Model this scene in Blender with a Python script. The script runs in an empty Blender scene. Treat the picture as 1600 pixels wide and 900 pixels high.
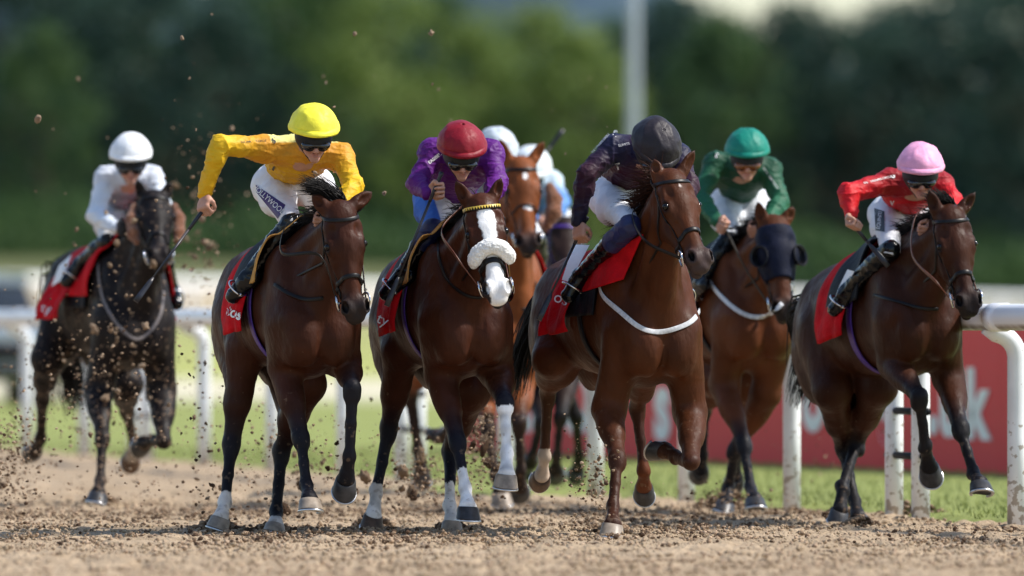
import bpy, math, random
import numpy as np
from mathutils import Vector, Matrix
from mathutils.bvhtree import BVHTree

# ------------------------------------------------------------------ camera, sky, sun, exposure
scene = bpy.context.scene
COL = scene.collection
FPX = 17778.0          # focal length in pixels of the 1600 px wide photograph (400 mm on 36 mm)
CAMH = 1.15
HOR = 500.0            # image row of the horizon
cam_d = bpy.data.cameras.new('camera')
cam = bpy.data.objects.new('camera', cam_d)
COL.objects.link(cam)
cam.location = (0, 0, CAMH)
cam.rotation_euler = (math.pi/2 + (HOR-450.0)/FPX, 0, 0)
cam_d.sensor_width = 36.0
cam_d.lens = 400.0
cam_d.clip_start = 0.5
cam_d.clip_end = 9000
cam_d.dof.use_dof = True
cam_d.dof.focus_distance = 61.2
cam_d.dof.aperture_fstop = 2.3
scene.camera = cam
scene.render.resolution_x = 1024
scene.render.resolution_y = 576

SUN_EL = math.radians(50)
SUN_AZ = math.radians(90)      # from straight ahead (+Y) towards the right (+X)
world = bpy.data.worlds.new('World')
scene.world = world
world.use_nodes = True
wn = world.node_tree
bg = wn.nodes['Background']
sky = wn.nodes.new('ShaderNodeTexSky')
sky.sky_type = 'NISHITA'
sky.sun_disc = False
sky.sun_elevation = SUN_EL
sky.sun_rotation = SUN_AZ
sky.air_density = 1.0
sky.dust_density = 0.8
sky.ozone_density = 1.0
wn.links.new(sky.outputs[0], bg.inputs[0])
bg.inputs[1].default_value = 0.105
sun_d = bpy.data.lights.new('sun', 'SUN')
sun_d.energy = 3.1
sun_d.angle = math.radians(4.0)
sun_d.color = (1.0, 0.94, 0.86)
sun = bpy.data.objects.new('sun', sun_d)
COL.objects.link(sun)
sdir = Vector((math.sin(SUN_AZ)*math.cos(SUN_EL), math.cos(SUN_AZ)*math.cos(SUN_EL), math.sin(SUN_EL)))
sun.rotation_euler = sdir.to_track_quat('Z', 'Y').to_euler()
sun.location = (30, 40, 60)
scene.view_settings.view_transform = 'Standard'
scene.view_settings.look = 'None'
scene.view_settings.gamma = 1.0
scene.view_settings.use_curve_mapping = False
scene.view_settings.exposure = 0.90

# ------------------------------------------------------------------ helpers
def V(*a): return np.array(a, dtype=np.float64)
def nrm(v):
    v = np.asarray(v, float); return v/ (np.linalg.norm(v)+1e-12)
def px2w(px, py, D):
    return V((px-800.0)/FPX*D, D, CAMH + (HOR-py)/FPX*D)

def tag(o, label=None, cat=None, group=None, kind=None):
    if label: o['label'] = label
    if cat: o['category'] = cat
    if group: o['group'] = group
    if kind: o['kind'] = kind
    return o

def hash3(ix, iy, iz, seed):
    n = (ix.astype(np.int64)*73856093) ^ (iy.astype(np.int64)*19349663) ^ (iz.astype(np.int64)*83492791) ^ (seed*2654435761 & 0x7fffffff)
    n = (n ^ (n >> 13)) * 1274126177
    n = n & 0x7fffffff
    n = (n ^ (n >> 15)) * 2246822519 & 0x7fffffff
    return (n % 65536)/65536.0
def noise3(P, scale, seed=0):
    Q = np.asarray(P)*scale
    i = np.floor(Q).astype(np.int64); f = Q-i; f = f*f*(3-2*f)
    r = 0
    for dx in (0, 1):
        wx = f[:, 0] if dx else 1-f[:, 0]
        for dy in (0, 1):
            wy = f[:, 1] if dy else 1-f[:, 1]
            for dz in (0, 1):
                wz = f[:, 2] if dz else 1-f[:, 2]
                r = r + wx*wy*wz*hash3(i[:, 0]+dx, i[:, 1]+dy, i[:, 2]+dz, seed)
    return r*2-1
def noise2(x, y, scale, seed=0):
    return noise3(np.stack([x, y, np.zeros_like(x)], 1), scale, seed)

class MB:
    def __init__(self): self.v = []; self.f = []; self.m = []; self.n = 0
    def add(self, verts, faces, mi=0):
        b = self.n
        self.v.extend([tuple(map(float, p)) for p in verts]); self.n += len(verts)
        self.f.extend([tuple(i+b for i in f) for f in faces]); self.m.extend([mi]*len(faces))
        return self
    def box(self, c, s, R=None, mi=0, bev=0.0):
        c = np.asarray(c, float); s = np.asarray(s, float)/2
        P = np.array([[x, y, z] for x in (-1, 1) for y in (-1, 1) for z in (-1, 1)])*s
        if R is not None: P = P @ np.asarray(R)
        P = P + c
        return self.add(P, [(0,1,3,2),(4,6,7,5),(0,4,5,1),(2,3,7,6),(0,2,6,4),(1,5,7,3)], mi)
    def tube(self, path, rad, sides=8, mi=0, flat=None, up=None, closed=False, cap=True):
        """rad: number or list; flat=(normals list, width, thick) gives a strap cross-section"""
        path = np.asarray(path, float); n = len(path)
        if np.isscalar(rad): rad = [rad]*n
        T = np.zeros_like(path)
        if closed:
            T = np.roll(path, -1, 0)-np.roll(path, 1, 0)
        else:
            T[1:-1] = path[2:]-path[:-2]; T[0] = path[1]-path[0]; T[-1] = path[-1]-path[-2]
        T /= (np.linalg.norm(T, axis=1, keepdims=True)+1e-12)
        rings = []
        if flat is None:
            a = V(0, 0, 1) if abs(T[0][2]) < .9 else V(1, 0, 0)
            N = nrm(np.cross(T[0], a))
        for i in range(n):
            if flat is None:
                N = nrm(N - T[i]*np.dot(N, T[i])); B = np.cross(T[i], N)
                ring = [path[i] + rad[i]*(math.cos(2*math.pi*k/sides)*N + math.sin(2*math.pi*k/sides)*B) for k in range(sides)]
            else:
                nn = nrm(flat[0][i] - T[i]*np.dot(flat[0][i], T[i])); B = np.cross(T[i], nn)
                w = (flat[1][i] if hasattr(flat[1], '__len__') else flat[1])/2; t = flat[2]/2
                ring = [path[i]+B*a_*w+nn*b_*t for a_, b_ in ((-1,-.6),(-.85,-1),(.85,-1),(1,-.6),(1,.6),(.8,1),(-.8,1),(-1,.6))]
            rings.append(ring)
        s = len(rings[0])
        vs = [p for r in rings for p in r]
        fs = []
        for i in range(n if closed else n-1):
            j = (i+1) % n
            for k in range(s):
                fs.append((i*s+k, i*s+(k+1) % s, j*s+(k+1) % s, j*s+k))
        if not closed and cap:
            fs.append(tuple(range(s-1, -1, -1))); fs.append(tuple((n-1)*s+k for k in range(s)))
        return self.add(vs, fs, mi)
    def lathe(self, prof, c=(0,0,0), R=None, sides=24, mi=0):
        """prof list of (r,z)"""
        vs = []; fs = []
        for r, z in prof:
            for k in range(sides):
                a = 2*math.pi*k/sides; vs.append((r*math.cos(a), r*math.sin(a), z))
        vs = np.array(vs)
        if R is not None: vs = vs @ np.asarray(R)
        vs = vs+np.asarray(c)
        n = len(prof)
        for i in range(n-1):
            for k in range(sides):
                fs.append((i*sides+k, i*sides+(k+1) % sides, (i+1)*sides+(k+1) % sides, (i+1)*sides+k))
        fs.append(tuple(range(sides-1, -1, -1))); fs.append(tuple((n-1)*sides+k for k in range(sides)))
        return self.add(vs, fs, mi)
    def mesh(self, name, mats, smooth=True):
        me = bpy.data.meshes.new(name)
        me.from_pydata(self.v, [], self.f)
        for m in (mats if isinstance(mats, (list, tuple)) else [mats]): me.materials.append(m)
        if any(self.m): me.polygons.foreach_set('material_index', self.m)
        if smooth: me.polygons.foreach_set('use_smooth', [True]*len(me.polygons))
        me.update()
        return me
    def build(self, name, mats, parent=None, smooth=True, sharp=None):
        o = bpy.data.objects.new(name, self.mesh(name, mats, smooth)); COL.objects.link(o)
        if parent is not None: o.parent = parent
        if sharp and smooth: o.data.set_sharp_from_angle(angle=math.radians(sharp))
        return o

def empty(name, loc=(0, 0, 0)):
    o = bpy.data.objects.new(name, None); COL.objects.link(o); o.location = loc
    return o

# ------------------------------------------------------------------ signed-distance modelling
class Field:
    def __init__(self): self.p = []; self.cut = []
    def rc(self, a, b, ra, rb, k=.03, flat=None, ratio=1.0, ca=None, cb=None, sub=False):
        self.p.append(('c', np.asarray(a, float), np.asarray(b, float), ra, rb, k, None if flat is None else nrm(flat), ratio, ca, cb if cb is not None else ca, sub))
        return self
    def el(self, c, r, R=None, k=.03, ca=None, sub=False):
        R = np.eye(3) if R is None else np.asarray(R, float)
        self.p.append(('e', np.asarray(c, float), R, np.asarray(r, float), k, ca, sub))
        return self
    def d1(self, q, P):
        if q[0] == 'c':
            _, a, b, ra, rb, k, fl, ratio = q[:8]
            ba = b-a; L2 = float(ba@ba)+1e-12
            x = P[..., 0]-a[0]; y = P[..., 1]-a[1]; z = P[..., 2]-a[2]
            t = np.clip((x*ba[0]+y*ba[1]+z*ba[2])/L2, 0, 1)
            x = x-t*ba[0]; y = y-t*ba[1]; z = z-t*ba[2]
            if fl is not None:
                s = x*fl[0]+y*fl[1]+z*fl[2]; e = s*(1/ratio-1)
                x = x+fl[0]*e; y = y+fl[1]*e; z = z+fl[2]*e
                return (np.sqrt(x*x+y*y+z*z)-(ra+(rb-ra)*t))*(min(1, ratio)*.5+.5)
            return np.sqrt(x*x+y*y+z*z)-(ra+(rb-ra)*t)
        _, c, R, r, k = q[:5]
        x = P[..., 0]-c[0]; y = P[..., 1]-c[1]; z = P[..., 2]-c[2]
        u = x*R[0, 0]+y*R[0, 1]+z*R[0, 2]; v = x*R[1, 0]+y*R[1, 1]+z*R[1, 2]; w = x*R[2, 0]+y*R[2, 1]+z*R[2, 2]
        k0 = np.sqrt((u/r[0])**2+(v/r[1])**2+(w/r[2])**2)
        k1 = np.sqrt((u/r[0]**2)**2+(v/r[1]**2)**2+(w/r[2]**2)**2)+1e-9
        return k0*(k0-1)/k1
    def bb(self, q):
        if q[0] == 'c':
            m = max(q[3], q[4])*max(1, q[7])
            return np.minimum(q[1], q[2])-m, np.maximum(q[1], q[2])+m
        ext = np.sqrt(((q[2]*q[3][:, None])**2).sum(0))
        return q[1]-ext, q[1]+ext
    @staticmethod
    def comb(D, d, k, sub):
        if sub:
            d = -d
            h = np.maximum(k-np.abs(D-d), 0)/k
            return np.maximum(D, d)+h*h*k*.25
        h = np.maximum(k-np.abs(D-d), 0)/k
        return np.minimum(D, d)-h*h*k*.25
    def kk(self, q): return q[5] if q[0] == 'c' else q[4]
    def issub(self, q): return q[-1]
    def ev(self, P):
        P = np.asarray(P, float)
        D = np.full(P.shape[:-1], .5)
        for q in self.p: D = self.comb(D, self.d1(q, P), self.kk(q), self.issub(q))
        for c in self.cut: D = np.maximum(D, c(P))
        return D
    def grad(self, P, e=.004):
        P = np.asarray(P, float); g = np.zeros_like(P)
        for i in range(3):
            o = np.zeros(3); o[i] = e
            g[..., i] = self.ev(P+o)-self.ev(P-o)
        return g/(np.linalg.norm(g, axis=-1, keepdims=True)+1e-9)
    def march(self, P, d, off=0.0, n=40, maxd=2.0):
        """move points P along directions d until the field is off"""
        P = np.array(P, float); d = np.asarray(d, float)
        d = d/np.linalg.norm(d, axis=-1, keepdims=True)
        t = np.zeros(len(P))
        for i in range(n):
            s = self.ev(P+d*t[:, None])-off
            t = t+np.clip(s, -.02, .3)*.85
            t = np.minimum(t, maxd)
        return P+d*t[:, None]
    def snap(self, P, off=0.0, n=6):
        P = np.array(P, float)
        for i in range(n):
            P = P-self.grad(P)*(self.ev(P)-off)[:, None]*.9
        return P
    def pix(self, pts, D0, off=0.0):
        """rays through photo pixels onto the surface"""
        o = V(0, 0, CAMH); out = []
        T = np.array([px2w(a, b, D0)-o for a, b in pts]); T = T/np.linalg.norm(T, axis=1, keepdims=True)
        P = o+T*(D0-1.6)
        return self.march(P, T, off, 60, 4.0)
    def mesh(self, name, res, mats, base=(.1, .1, .1), post=None, disp=None, parent=None, smooth=0):
        lo = np.min([self.bb(q)[0] for q in self.p if not self.issub(q)], 0)-res*3
        hi = np.max([self.bb(q)[1] for q in self.p if not self.issub(q)], 0)+res*3
        n = np.ceil((hi-lo)/res).astype(int)+1
        G = np.full(n, .5, np.float32)
        ax = [(lo[i]+np.arange(n[i])*res) for i in range(3)]
        for q in self.p:
            k = self.kk(q); a, b = self.bb(q); pad = k+res*2
            i0 = np.clip(np.floor((a-pad-lo)/res).astype(int), 0, n-1); i1 = np.clip(np.ceil((b+pad-lo)/res).astype(int)+1, 1, n)
            if (i1 <= i0).any(): continue
            sl = tuple(slice(i0[i], i1[i]) for i in range(3))
            P = np.empty(tuple(i1-i0)+(3,), np.float32)
            P[..., 0] = ax[0][sl[0]][:, None, None]; P[..., 1] = ax[1][sl[1]][None, :, None]; P[..., 2] = ax[2][sl[2]][None, None, :]
            G[sl] = self.comb(G[sl], self.d1(q, P).astype(np.float32), k, self.issub(q))
        if self.cut:
            X = np.stack(np.meshgrid(*ax, indexing='ij'), -1)
            for c in self.cut: G = np.maximum(G, c(X)).astype(np.float32)
        verts, faces = surface_nets(G, lo, res)
        if len(verts) == 0: raise RuntimeError('empty '+name)
        me = bpy.data.meshes.new(name)
        if disp is not None:
            g = self.grad(verts); verts = verts+g*disp(verts)[:, None]
        # colours
        N = len(verts); W = np.zeros(N); C = np.zeros((N, 3)); dm = np.full(N, 9.)
        ds = []
        for q in self.p:
            if self.issub(q): continue
            d = self.d1(q, verts); ds.append(d); dm = np.minimum(dm, d)
        j = 0
        for q in self.p:
            if self.issub(q): continue
            d = ds[j]; j += 1
            w = np.exp(-np.minimum((d-dm)/.010, 30))
            if q[0] == 'c':
                ca = q[8] if q[8] is not None else base; cb = q[9] if q[9] is not None else base
                ba = q[2]-q[1]; t = np.clip(((verts-q[1])@ba)/(ba@ba+1e-9), 0, 1)[:, None]
                c = np.array(ca)*(1-t)+np.array(cb)*t
            else:
                c = np.array(q[5] if q[5] is not None else base)[None, :]
            C += c*w[:, None]; W += w
        C /= W[:, None]
        if post is not None: C = post(verts, C)
        fill_mesh(me, verts, faces)
        at = me.attributes.new('Col', 'FLOAT_COLOR', 'POINT')
        at.data.foreach_set('color', np.concatenate([C, np.ones((N, 1))], 1).astype(np.float32).ravel())
        for m in (mats if isinstance(mats, (list, tuple)) else [mats]): me.materials.append(m)
        o = bpy.data.objects.new(name, me); COL.objects.link(o)
        if parent is not None: o.parent = parent
        return o

def fill_mesh(me, verts, faces):
    me.vertices.add(len(verts)); me.vertices.foreach_set('co', verts.astype(np.float32).ravel())
    me.loops.add(faces.size); me.loops.foreach_set('vertex_index', faces.astype(np.int32).ravel())
    k = faces.shape[1]
    me.polygons.add(len(faces)); me.polygons.foreach_set('loop_start', np.arange(0, faces.size, k, dtype=np.int32))
    me.polygons.foreach_set('loop_total', np.full(len(faces), k, np.int32))
    me.polygons.foreach_set('use_smooth', np.ones(len(faces), bool))
    me.update(calc_edges=True); me.validate()

def surface_nets(G, lo, res):
    S = G < 0
    nx, ny, nz = G.shape
    c = [S[dx:nx-1+dx, dy:ny-1+dy, dz:nz-1+dz] for dx in (0, 1) for dy in (0, 1) for dz in (0, 1)]
    a = c[0].copy(); o = c[0].copy()
    for q in c[1:]: a &= q; o |= q
    act = o & ~a
    idx = np.argwhere(act)
    ids = np.full(act.shape, -1, np.int32); ids[tuple(idx.T)] = np.arange(len(idx))
    offs = np.array([[dx, dy, dz] for dx in (0, 1) for dy in (0, 1) for dz in (0, 1)])
    val = np.stack([G[idx[:, 0]+o_[0], idx[:, 1]+o_[1], idx[:, 2]+o_[2]] for o_ in offs], 1)
    acc = np.zeros((len(idx), 3)); cnt = np.zeros(len(idx))
    for i in range(8):
        for j in range(i+1, 8):
            if np.abs(offs[i]-offs[j]).sum() != 1: continue
            m = (val[:, i] < 0) != (val[:, j] < 0)
            t = val[m, i]/(val[m, i]-val[m, j])
            acc[m] += offs[i]+(offs[j]-offs[i])*t[:, None]; cnt[m] += 1
    verts = (idx+acc/cnt[:, None])*res+lo
    F = []
    for axn in range(3):
        b, c_ = [(1, 2), (2, 0), (0, 1)][axn]
        sl0 = [slice(None)]*3; sl1 = [slice(None)]*3
        sl0[axn] = slice(0, -1); sl1[axn] = slice(1, None)
        s0 = S[tuple(sl0)]; s1 = S[tuple(sl1)]
        e = np.argwhere(s0 != s1)
        e = e[(e[:, b] > 0) & (e[:, c_] > 0) & (e[:, b] < G.shape[b]-1) & (e[:, c_] < G.shape[c_]-1)]
        if len(e) == 0: continue
        db = np.zeros(3, int); db[b] = 1; dc = np.zeros(3, int); dc[c_] = 1
        q = [ids[tuple((e-db-dc).T)], ids[tuple((e-dc).T)], ids[tuple(e.T)], ids[tuple((e-db).T)]]
        f = np.stack(q, 1)
        inside = s0[tuple(e.T)]
        f[~inside] = f[~inside][:, ::-1]
        F.append(f)
    F = np.concatenate(F)
    F = F[(F >= 0).all(1)]
    return verts, F

# ------------------------------------------------------------------ materials
def newmat(name):
    m = bpy.data.materials.new(name); m.use_nodes = True
    nt = m.node_tree; b = nt.nodes['Principled BSDF']
    return m, nt, b
def N(nt, t, **kw):
    n = nt.nodes.new(t)
    for k, v in kw.items(): setattr(n, k, v)
    return n
def bump(nt, b, scale=60, strength=.2, dist=.01, detail=4, coord='Object', stretch=None, noise='ShaderNodeTexNoise'):
    tc = N(nt, 'ShaderNodeTexCoord'); no = N(nt, noise)
    no.inputs['Scale'].default_value = scale
    if noise == 'ShaderNodeTexNoise': no.inputs['Detail'].default_value = detail
    src = tc.outputs[coord]
    if stretch:
        mp = N(nt, 'ShaderNodeMapping'); mp.inputs['Scale'].default_value = stretch
        nt.links.new(src, mp.inputs[0]); src = mp.outputs[0]
    nt.links.new(src, no.inputs['Vector'])
    bp = N(nt, 'ShaderNodeBump'); bp.inputs['Strength'].default_value = strength; bp.inputs['Distance'].default_value = dist
    nt.links.new(no.outputs[0], bp.inputs['Height']); nt.links.new(bp.outputs[0], b.inputs['Normal'])
    return no
def varycol(nt, b, col, amt=.25, scale=8, attr=False, col2=None, detail=5):
    tc = N(nt, 'ShaderNodeTexCoord'); no = N(nt, 'ShaderNodeTexNoise')
    no.inputs['Scale'].default_value = scale; no.inputs['Detail'].default_value = detail
    nt.links.new(tc.outputs['Object'], no.inputs['Vector'])
    mx = N(nt, 'ShaderNodeMix', data_type='RGBA')
    rp = N(nt, 'ShaderNodeMapRange'); rp.inputs[1].default_value = .35; rp.inputs[2].default_value = .65
    nt.links.new(no.outputs[0], rp.inputs[0]); nt.links.new(rp.outputs[0], mx.inputs[0])
    if attr:
        at = N(nt, 'ShaderNodeAttribute'); at.attribute_name = 'Col'
        sc1 = N(nt, 'ShaderNodeMix', data_type='RGBA', blend_type='MULTIPLY'); sc1.inputs[0].default_value = 1
        sc2 = N(nt, 'ShaderNodeMix', data_type='RGBA', blend_type='MULTIPLY'); sc2.inputs[0].default_value = 1
        nt.links.new(at.outputs['Color'], sc1.inputs[6]); nt.links.new(at.outputs['Color'], sc2.inputs[6])
        sc1.inputs[7].default_value = (1-amt, 1-amt, 1-amt, 1); sc2.inputs[7].default_value = (1+amt, 1+amt, 1+amt, 1)
        nt.links.new(sc1.outputs[2], mx.inputs[6]); nt.links.new(sc2.outputs[2], mx.inputs[7])
    else:
        c2 = col2 if col2 else tuple(min(1, c*(1+amt)) for c in col)
        c1 = col if col2 else tuple(c*(1-amt) for c in col)
        mx.inputs[6].default_value = (*c1, 1); mx.inputs[7].default_value = (*c2, 1)
    nt.links.new(mx.outputs[2], b.inputs['Base Color'])
    return mx
def setp(b, rough=.5, spec=.5, metal=0, sheen=0, coat=0):
    b.inputs['Roughness'].default_value = rough; b.inputs['Specular IOR Level'].default_value = spec
    b.inputs['Metallic'].default_value = metal; b.inputs['Sheen Weight'].default_value = sheen
    b.inputs['Coat Weight'].default_value = coat
_mc = {}
def pm(name, col, rough=.5, spec=.5, metal=0, sheen=0, coat=0, amt=.15, scale=10, bmp=None, col2=None):
    if name in _mc: return _mc[name]
    m, nt, b = newmat(name); setp(b, rough, spec, metal, sheen, coat)
    varycol(nt, b, col, amt, scale, col2=col2)
    if bmp: bump(nt, b, *bmp)
    _mc[name] = m; return m
def coat_mat(name, rough=.42, dirt=0.0):
    m, nt, b = newmat(name); setp(b, rough, .13, 0, .0)
    mx = varycol(nt, b, None, .22, 5, attr=True)
    no = bump(nt, b, 42, .6, .008, 8, stretch=(1, 1, .4))
    tc = N(nt, 'ShaderNodeTexCoord')
    # raised veins and muscle edges under the skin
    n4 = N(nt, 'ShaderNodeTexNoise'); n4.noise_type = 'RIDGED_MULTIFRACTAL'; n4.inputs['Scale'].default_value = 5.5; n4.inputs['Detail'].default_value = 1.5
    nt.links.new(tc.outputs['Object'], n4.inputs['Vector'])
    b4 = N(nt, 'ShaderNodeBump'); b4.inputs['Strength'].default_value = .75; b4.inputs['Distance'].default_value = .012
    nt.links.new(n4.outputs[0], b4.inputs['Height'])
    b0 = b.inputs['Normal'].links[0].from_node; nt.links.new(b4.outputs[0], b0.inputs['Normal'])
    # sweat: patches of smoother hair
    n5 = N(nt, 'ShaderNodeTexNoise'); n5.inputs['Scale'].default_value = 7; n5.inputs['Detail'].default_value = 5; nt.links.new(tc.outputs['Object'], n5.inputs['Vector'])
    r5 = N(nt, 'ShaderNodeMapRange'); r5.inputs[1].default_value = .35; r5.inputs[2].default_value = .65; r5.inputs[3].default_value = rough-.10; r5.inputs[4].default_value = rough+.14
    nt.links.new(n5.outputs[0], r5.inputs[0]); nt.links.new(r5.outputs[0], b.inputs['Roughness'])
    # sand thrown over the coat, more of it on the legs
    n2 = N(nt, 'ShaderNodeTexNoise'); n2.inputs['Scale'].default_value = 30; n2.inputs['Detail'].default_value = 6
    nt.links.new(tc.outputs['Object'], n2.inputs['Vector'])
    sx = N(nt, 'ShaderNodeSeparateXYZ'); nt.links.new(tc.outputs['Object'], sx.inputs[0])
    hz = N(nt, 'ShaderNodeMapRange'); hz.inputs[1].default_value = .1; hz.inputs[2].default_value = 1.1; hz.inputs[3].default_value = .575-dirt*.05; hz.inputs[4].default_value = .72-dirt*.14
    nt.links.new(sx.outputs[2], hz.inputs[0])
    sb_ = N(nt, 'ShaderNodeMath', operation='SUBTRACT'); nt.links.new(n2.outputs[0], sb_.inputs[0]); nt.links.new(hz.outputs[0], sb_.inputs[1])
    r2 = N(nt, 'ShaderNodeMapRange'); r2.inputs[1].default_value = 0; r2.inputs[2].default_value = .05; r2.inputs[4].default_value = .35+dirt*.45
    nt.links.new(sb_.outputs[0], r2.inputs[0])
    m2 = N(nt, 'ShaderNodeMix', data_type='RGBA'); m2.inputs[7].default_value = (.20, .135, .09, 1)
    nt.links.new(r2.outputs[0], m2.inputs[0]); nt.links.new(mx.outputs[2], m2.inputs[6]); nt.links.new(m2.outputs[2], b.inputs['Base Color'])
    return m
def cloth_mat(name, rough=.45, spec=.4, sheen=.0, bs=30, bst=.35):
    m, nt, b = newmat(name); setp(b, rough, spec, 0, sheen)
    varycol(nt, b, None, .06, 14, attr=True)
    bump(nt, b, bs, bst, .012, 3)
    return m
def only(C, mask, col):
    mk = np.clip(mask.astype(float), 0, 1)[:, None]; return C*(1-mk)+np.array(col)*mk
def sstep(x, a, b): t = np.clip((x-a)/(b-a), 0, 1); return t*t*(3-2*t)
# ------------------------------------------------------------------ shared materials
M_COAT = coat_mat('horse_coat', .50)
M_COAT_D = coat_mat('horse_coat_sandy', .55, .75)
M_COAT_D2 = coat_mat('horse_coat_dusty', .52, .35)
M_HAIR = pm('horse_hair', (.008, .007, .007), .6, .15, amt=.4, scale=40)
M_HAIRB = pm('horse_hair_brown', (.035, .012, .006), .6, .15, amt=.4, scale=40)
M_HOOF = pm('hoof_dark', (.030, .030, .033), .42, .45, amt=.45, scale=22, bmp=(60, .3, .004, 4, 'Object', (1, 1, .2)))
M_HOOFP = pm('hoof_pale', (.26, .21, .16), .45, .4, amt=.35, scale=18, bmp=(60, .3, .004))
M_HOOFB = pm('hoof_brown', (.09, .05, .03), .5, .4, amt=.5, scale=18, bmp=(60, .3, .004))
M_SHOE = pm('horseshoe_metal', (.55, .56, .58), .3, .5, 1.0, amt=.2)
M_EYE = pm('horse_eye', (.004, .003, .003), .10, .35, amt=.1)
M_LEA = pm('bridle_leather', (.007, .006, .006), .4, .25, amt=.3, scale=60)
M_LEAB = pm('brown_leather', (.11, .030, .014), .4, .5, amt=.3, scale=60)
M_METAL = pm('bit_steel', (.7, .7, .72), .18, .5, 1.0, amt=.1)
M_WHITEW = pm('white_webbing', (.55, .56, .58), .6, .3, amt=.15, scale=60)
M_WOOL = pm('sheepskin_white', (.78, .77, .74), .95, .1, sheen=.5, amt=.12, scale=80, bmp=(150, .6, .008))
M_WOOLB = pm('sheepskin_brown', (.20, .075, .032), .95, .1, sheen=.4, amt=.4, scale=80, bmp=(160, .9, .01))
M_RED = pm('red_cloth', (.50, .006, .012), .8, .12, sheen=.0, amt=.16, scale=12, bmp=(22, .6, .02, 3))
M_PAD = pm('tan_pad', (.50, .27, .075), .8, .2, amt=.12, bmp=(40, .4, .01))
M_BLACKC = pm('black_cloth', (.007, .008, .012), .6, .15, amt=.3, bmp=(40, .4, .01))
M_PURPLE = pm('purple_girth', (.060, .022, .22), .5, .4, amt=.25, scale=40)
M_GREYW = pm('grey_webbing', (.17, .15, .15), .6, .3, amt=.25, scale=60)
M_WHITE = pm('white_print', (.78, .78, .78), .5, .3, amt=.05)
M_BLACKP = pm('black_print', (.012, .012, .014), .5, .3, amt=.05)
M_YEL = pm('yellow_trim', (.75, .52, .08), .4, .4, amt=.05)
M_HOODN = pm('navy_hood', (.007, .009, .022), .6, .12, sheen=0, amt=.25, bmp=(70, .3, .01))
M_CUP = pm('blinker_plastic', (.012, .012, .014), .2, .6, amt=.2)

def strap(mb, pts, field, width=.022, thick=.005, closed=False, off=None, mi=0, seg=None):
    """ribbon lying on the field surface through pts"""
    pts = np.asarray(pts, float)
    if seg:
        pts = resample(pts, seg, closed)
    off = thick*.6 if off is None else off
    q = field.snap(pts, off, 5)
    n = field.grad(q, .008)
    mb.tube(q, 1, flat=(n, width, thick), closed=closed, mi=mi)
    return q
def resample(p, n, closed=False):
    p = np.asarray(p, float)
    if closed: p = np.concatenate([p, p[:1]])
    # Catmull-Rom
    out = []; m = len(p)
    for i in range(m-1):
        p0 = p[i-1] if i > 0 else (p[m-2] if closed else 2*p[0]-p[1])
        p3 = p[i+2] if i+2 < m else (p[1] if closed else 2*p[-1]-p[-2])
        for k in range(n):
            t = k/n
            out.append(.5*((2*p[i])+(-p0+p[i+1])*t+(2*p0-5*p[i]+4*p[i+1]-p3)*t*t+(-p0+3*p[i]-3*p[i+1]+p3)*t**3))
    if not closed: out.append(p[-1])
    return np.array(out)

def hair(mb, roots, dirs, length, n, rnd, spread=.25, r=.004, droop=.3, wave=.06, seg=6, grav=(0, 0, -1)):
    g = np.asarray(grav, float)
    for i in range(n):
        t = rnd.random()*(len(roots)-1); k = int(t); f = t-k; k2 = min(k+1, len(roots)-1)
        p = roots[k]*(1-f)+roots[k2]*f + np.array([rnd.gauss(0, .008) for _ in range(3)])
        d = nrm(dirs[k]*(1-f)+dirs[k2]*f)
        d = nrm(d+np.array([rnd.gauss(0, spread) for _ in range(3)]))
        L = length*(0.55+.6*rnd.random())
        pts = [p]; rr = [r*(.8+.5*rnd.random())]
        ph = rnd.random()*6; sidev = nrm(np.cross(d, g+V(.01, .02, 0)))
        for s in range(seg):
            d = nrm(d+g*droop/seg+sidev*wave*math.sin(ph+s*1.1))
            p = p+d*L/seg; pts.append(p); rr.append(rr[0]*(1-(s+1)/seg*.9))
        mb.tube(pts, rr, 3, cap=False)

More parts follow.
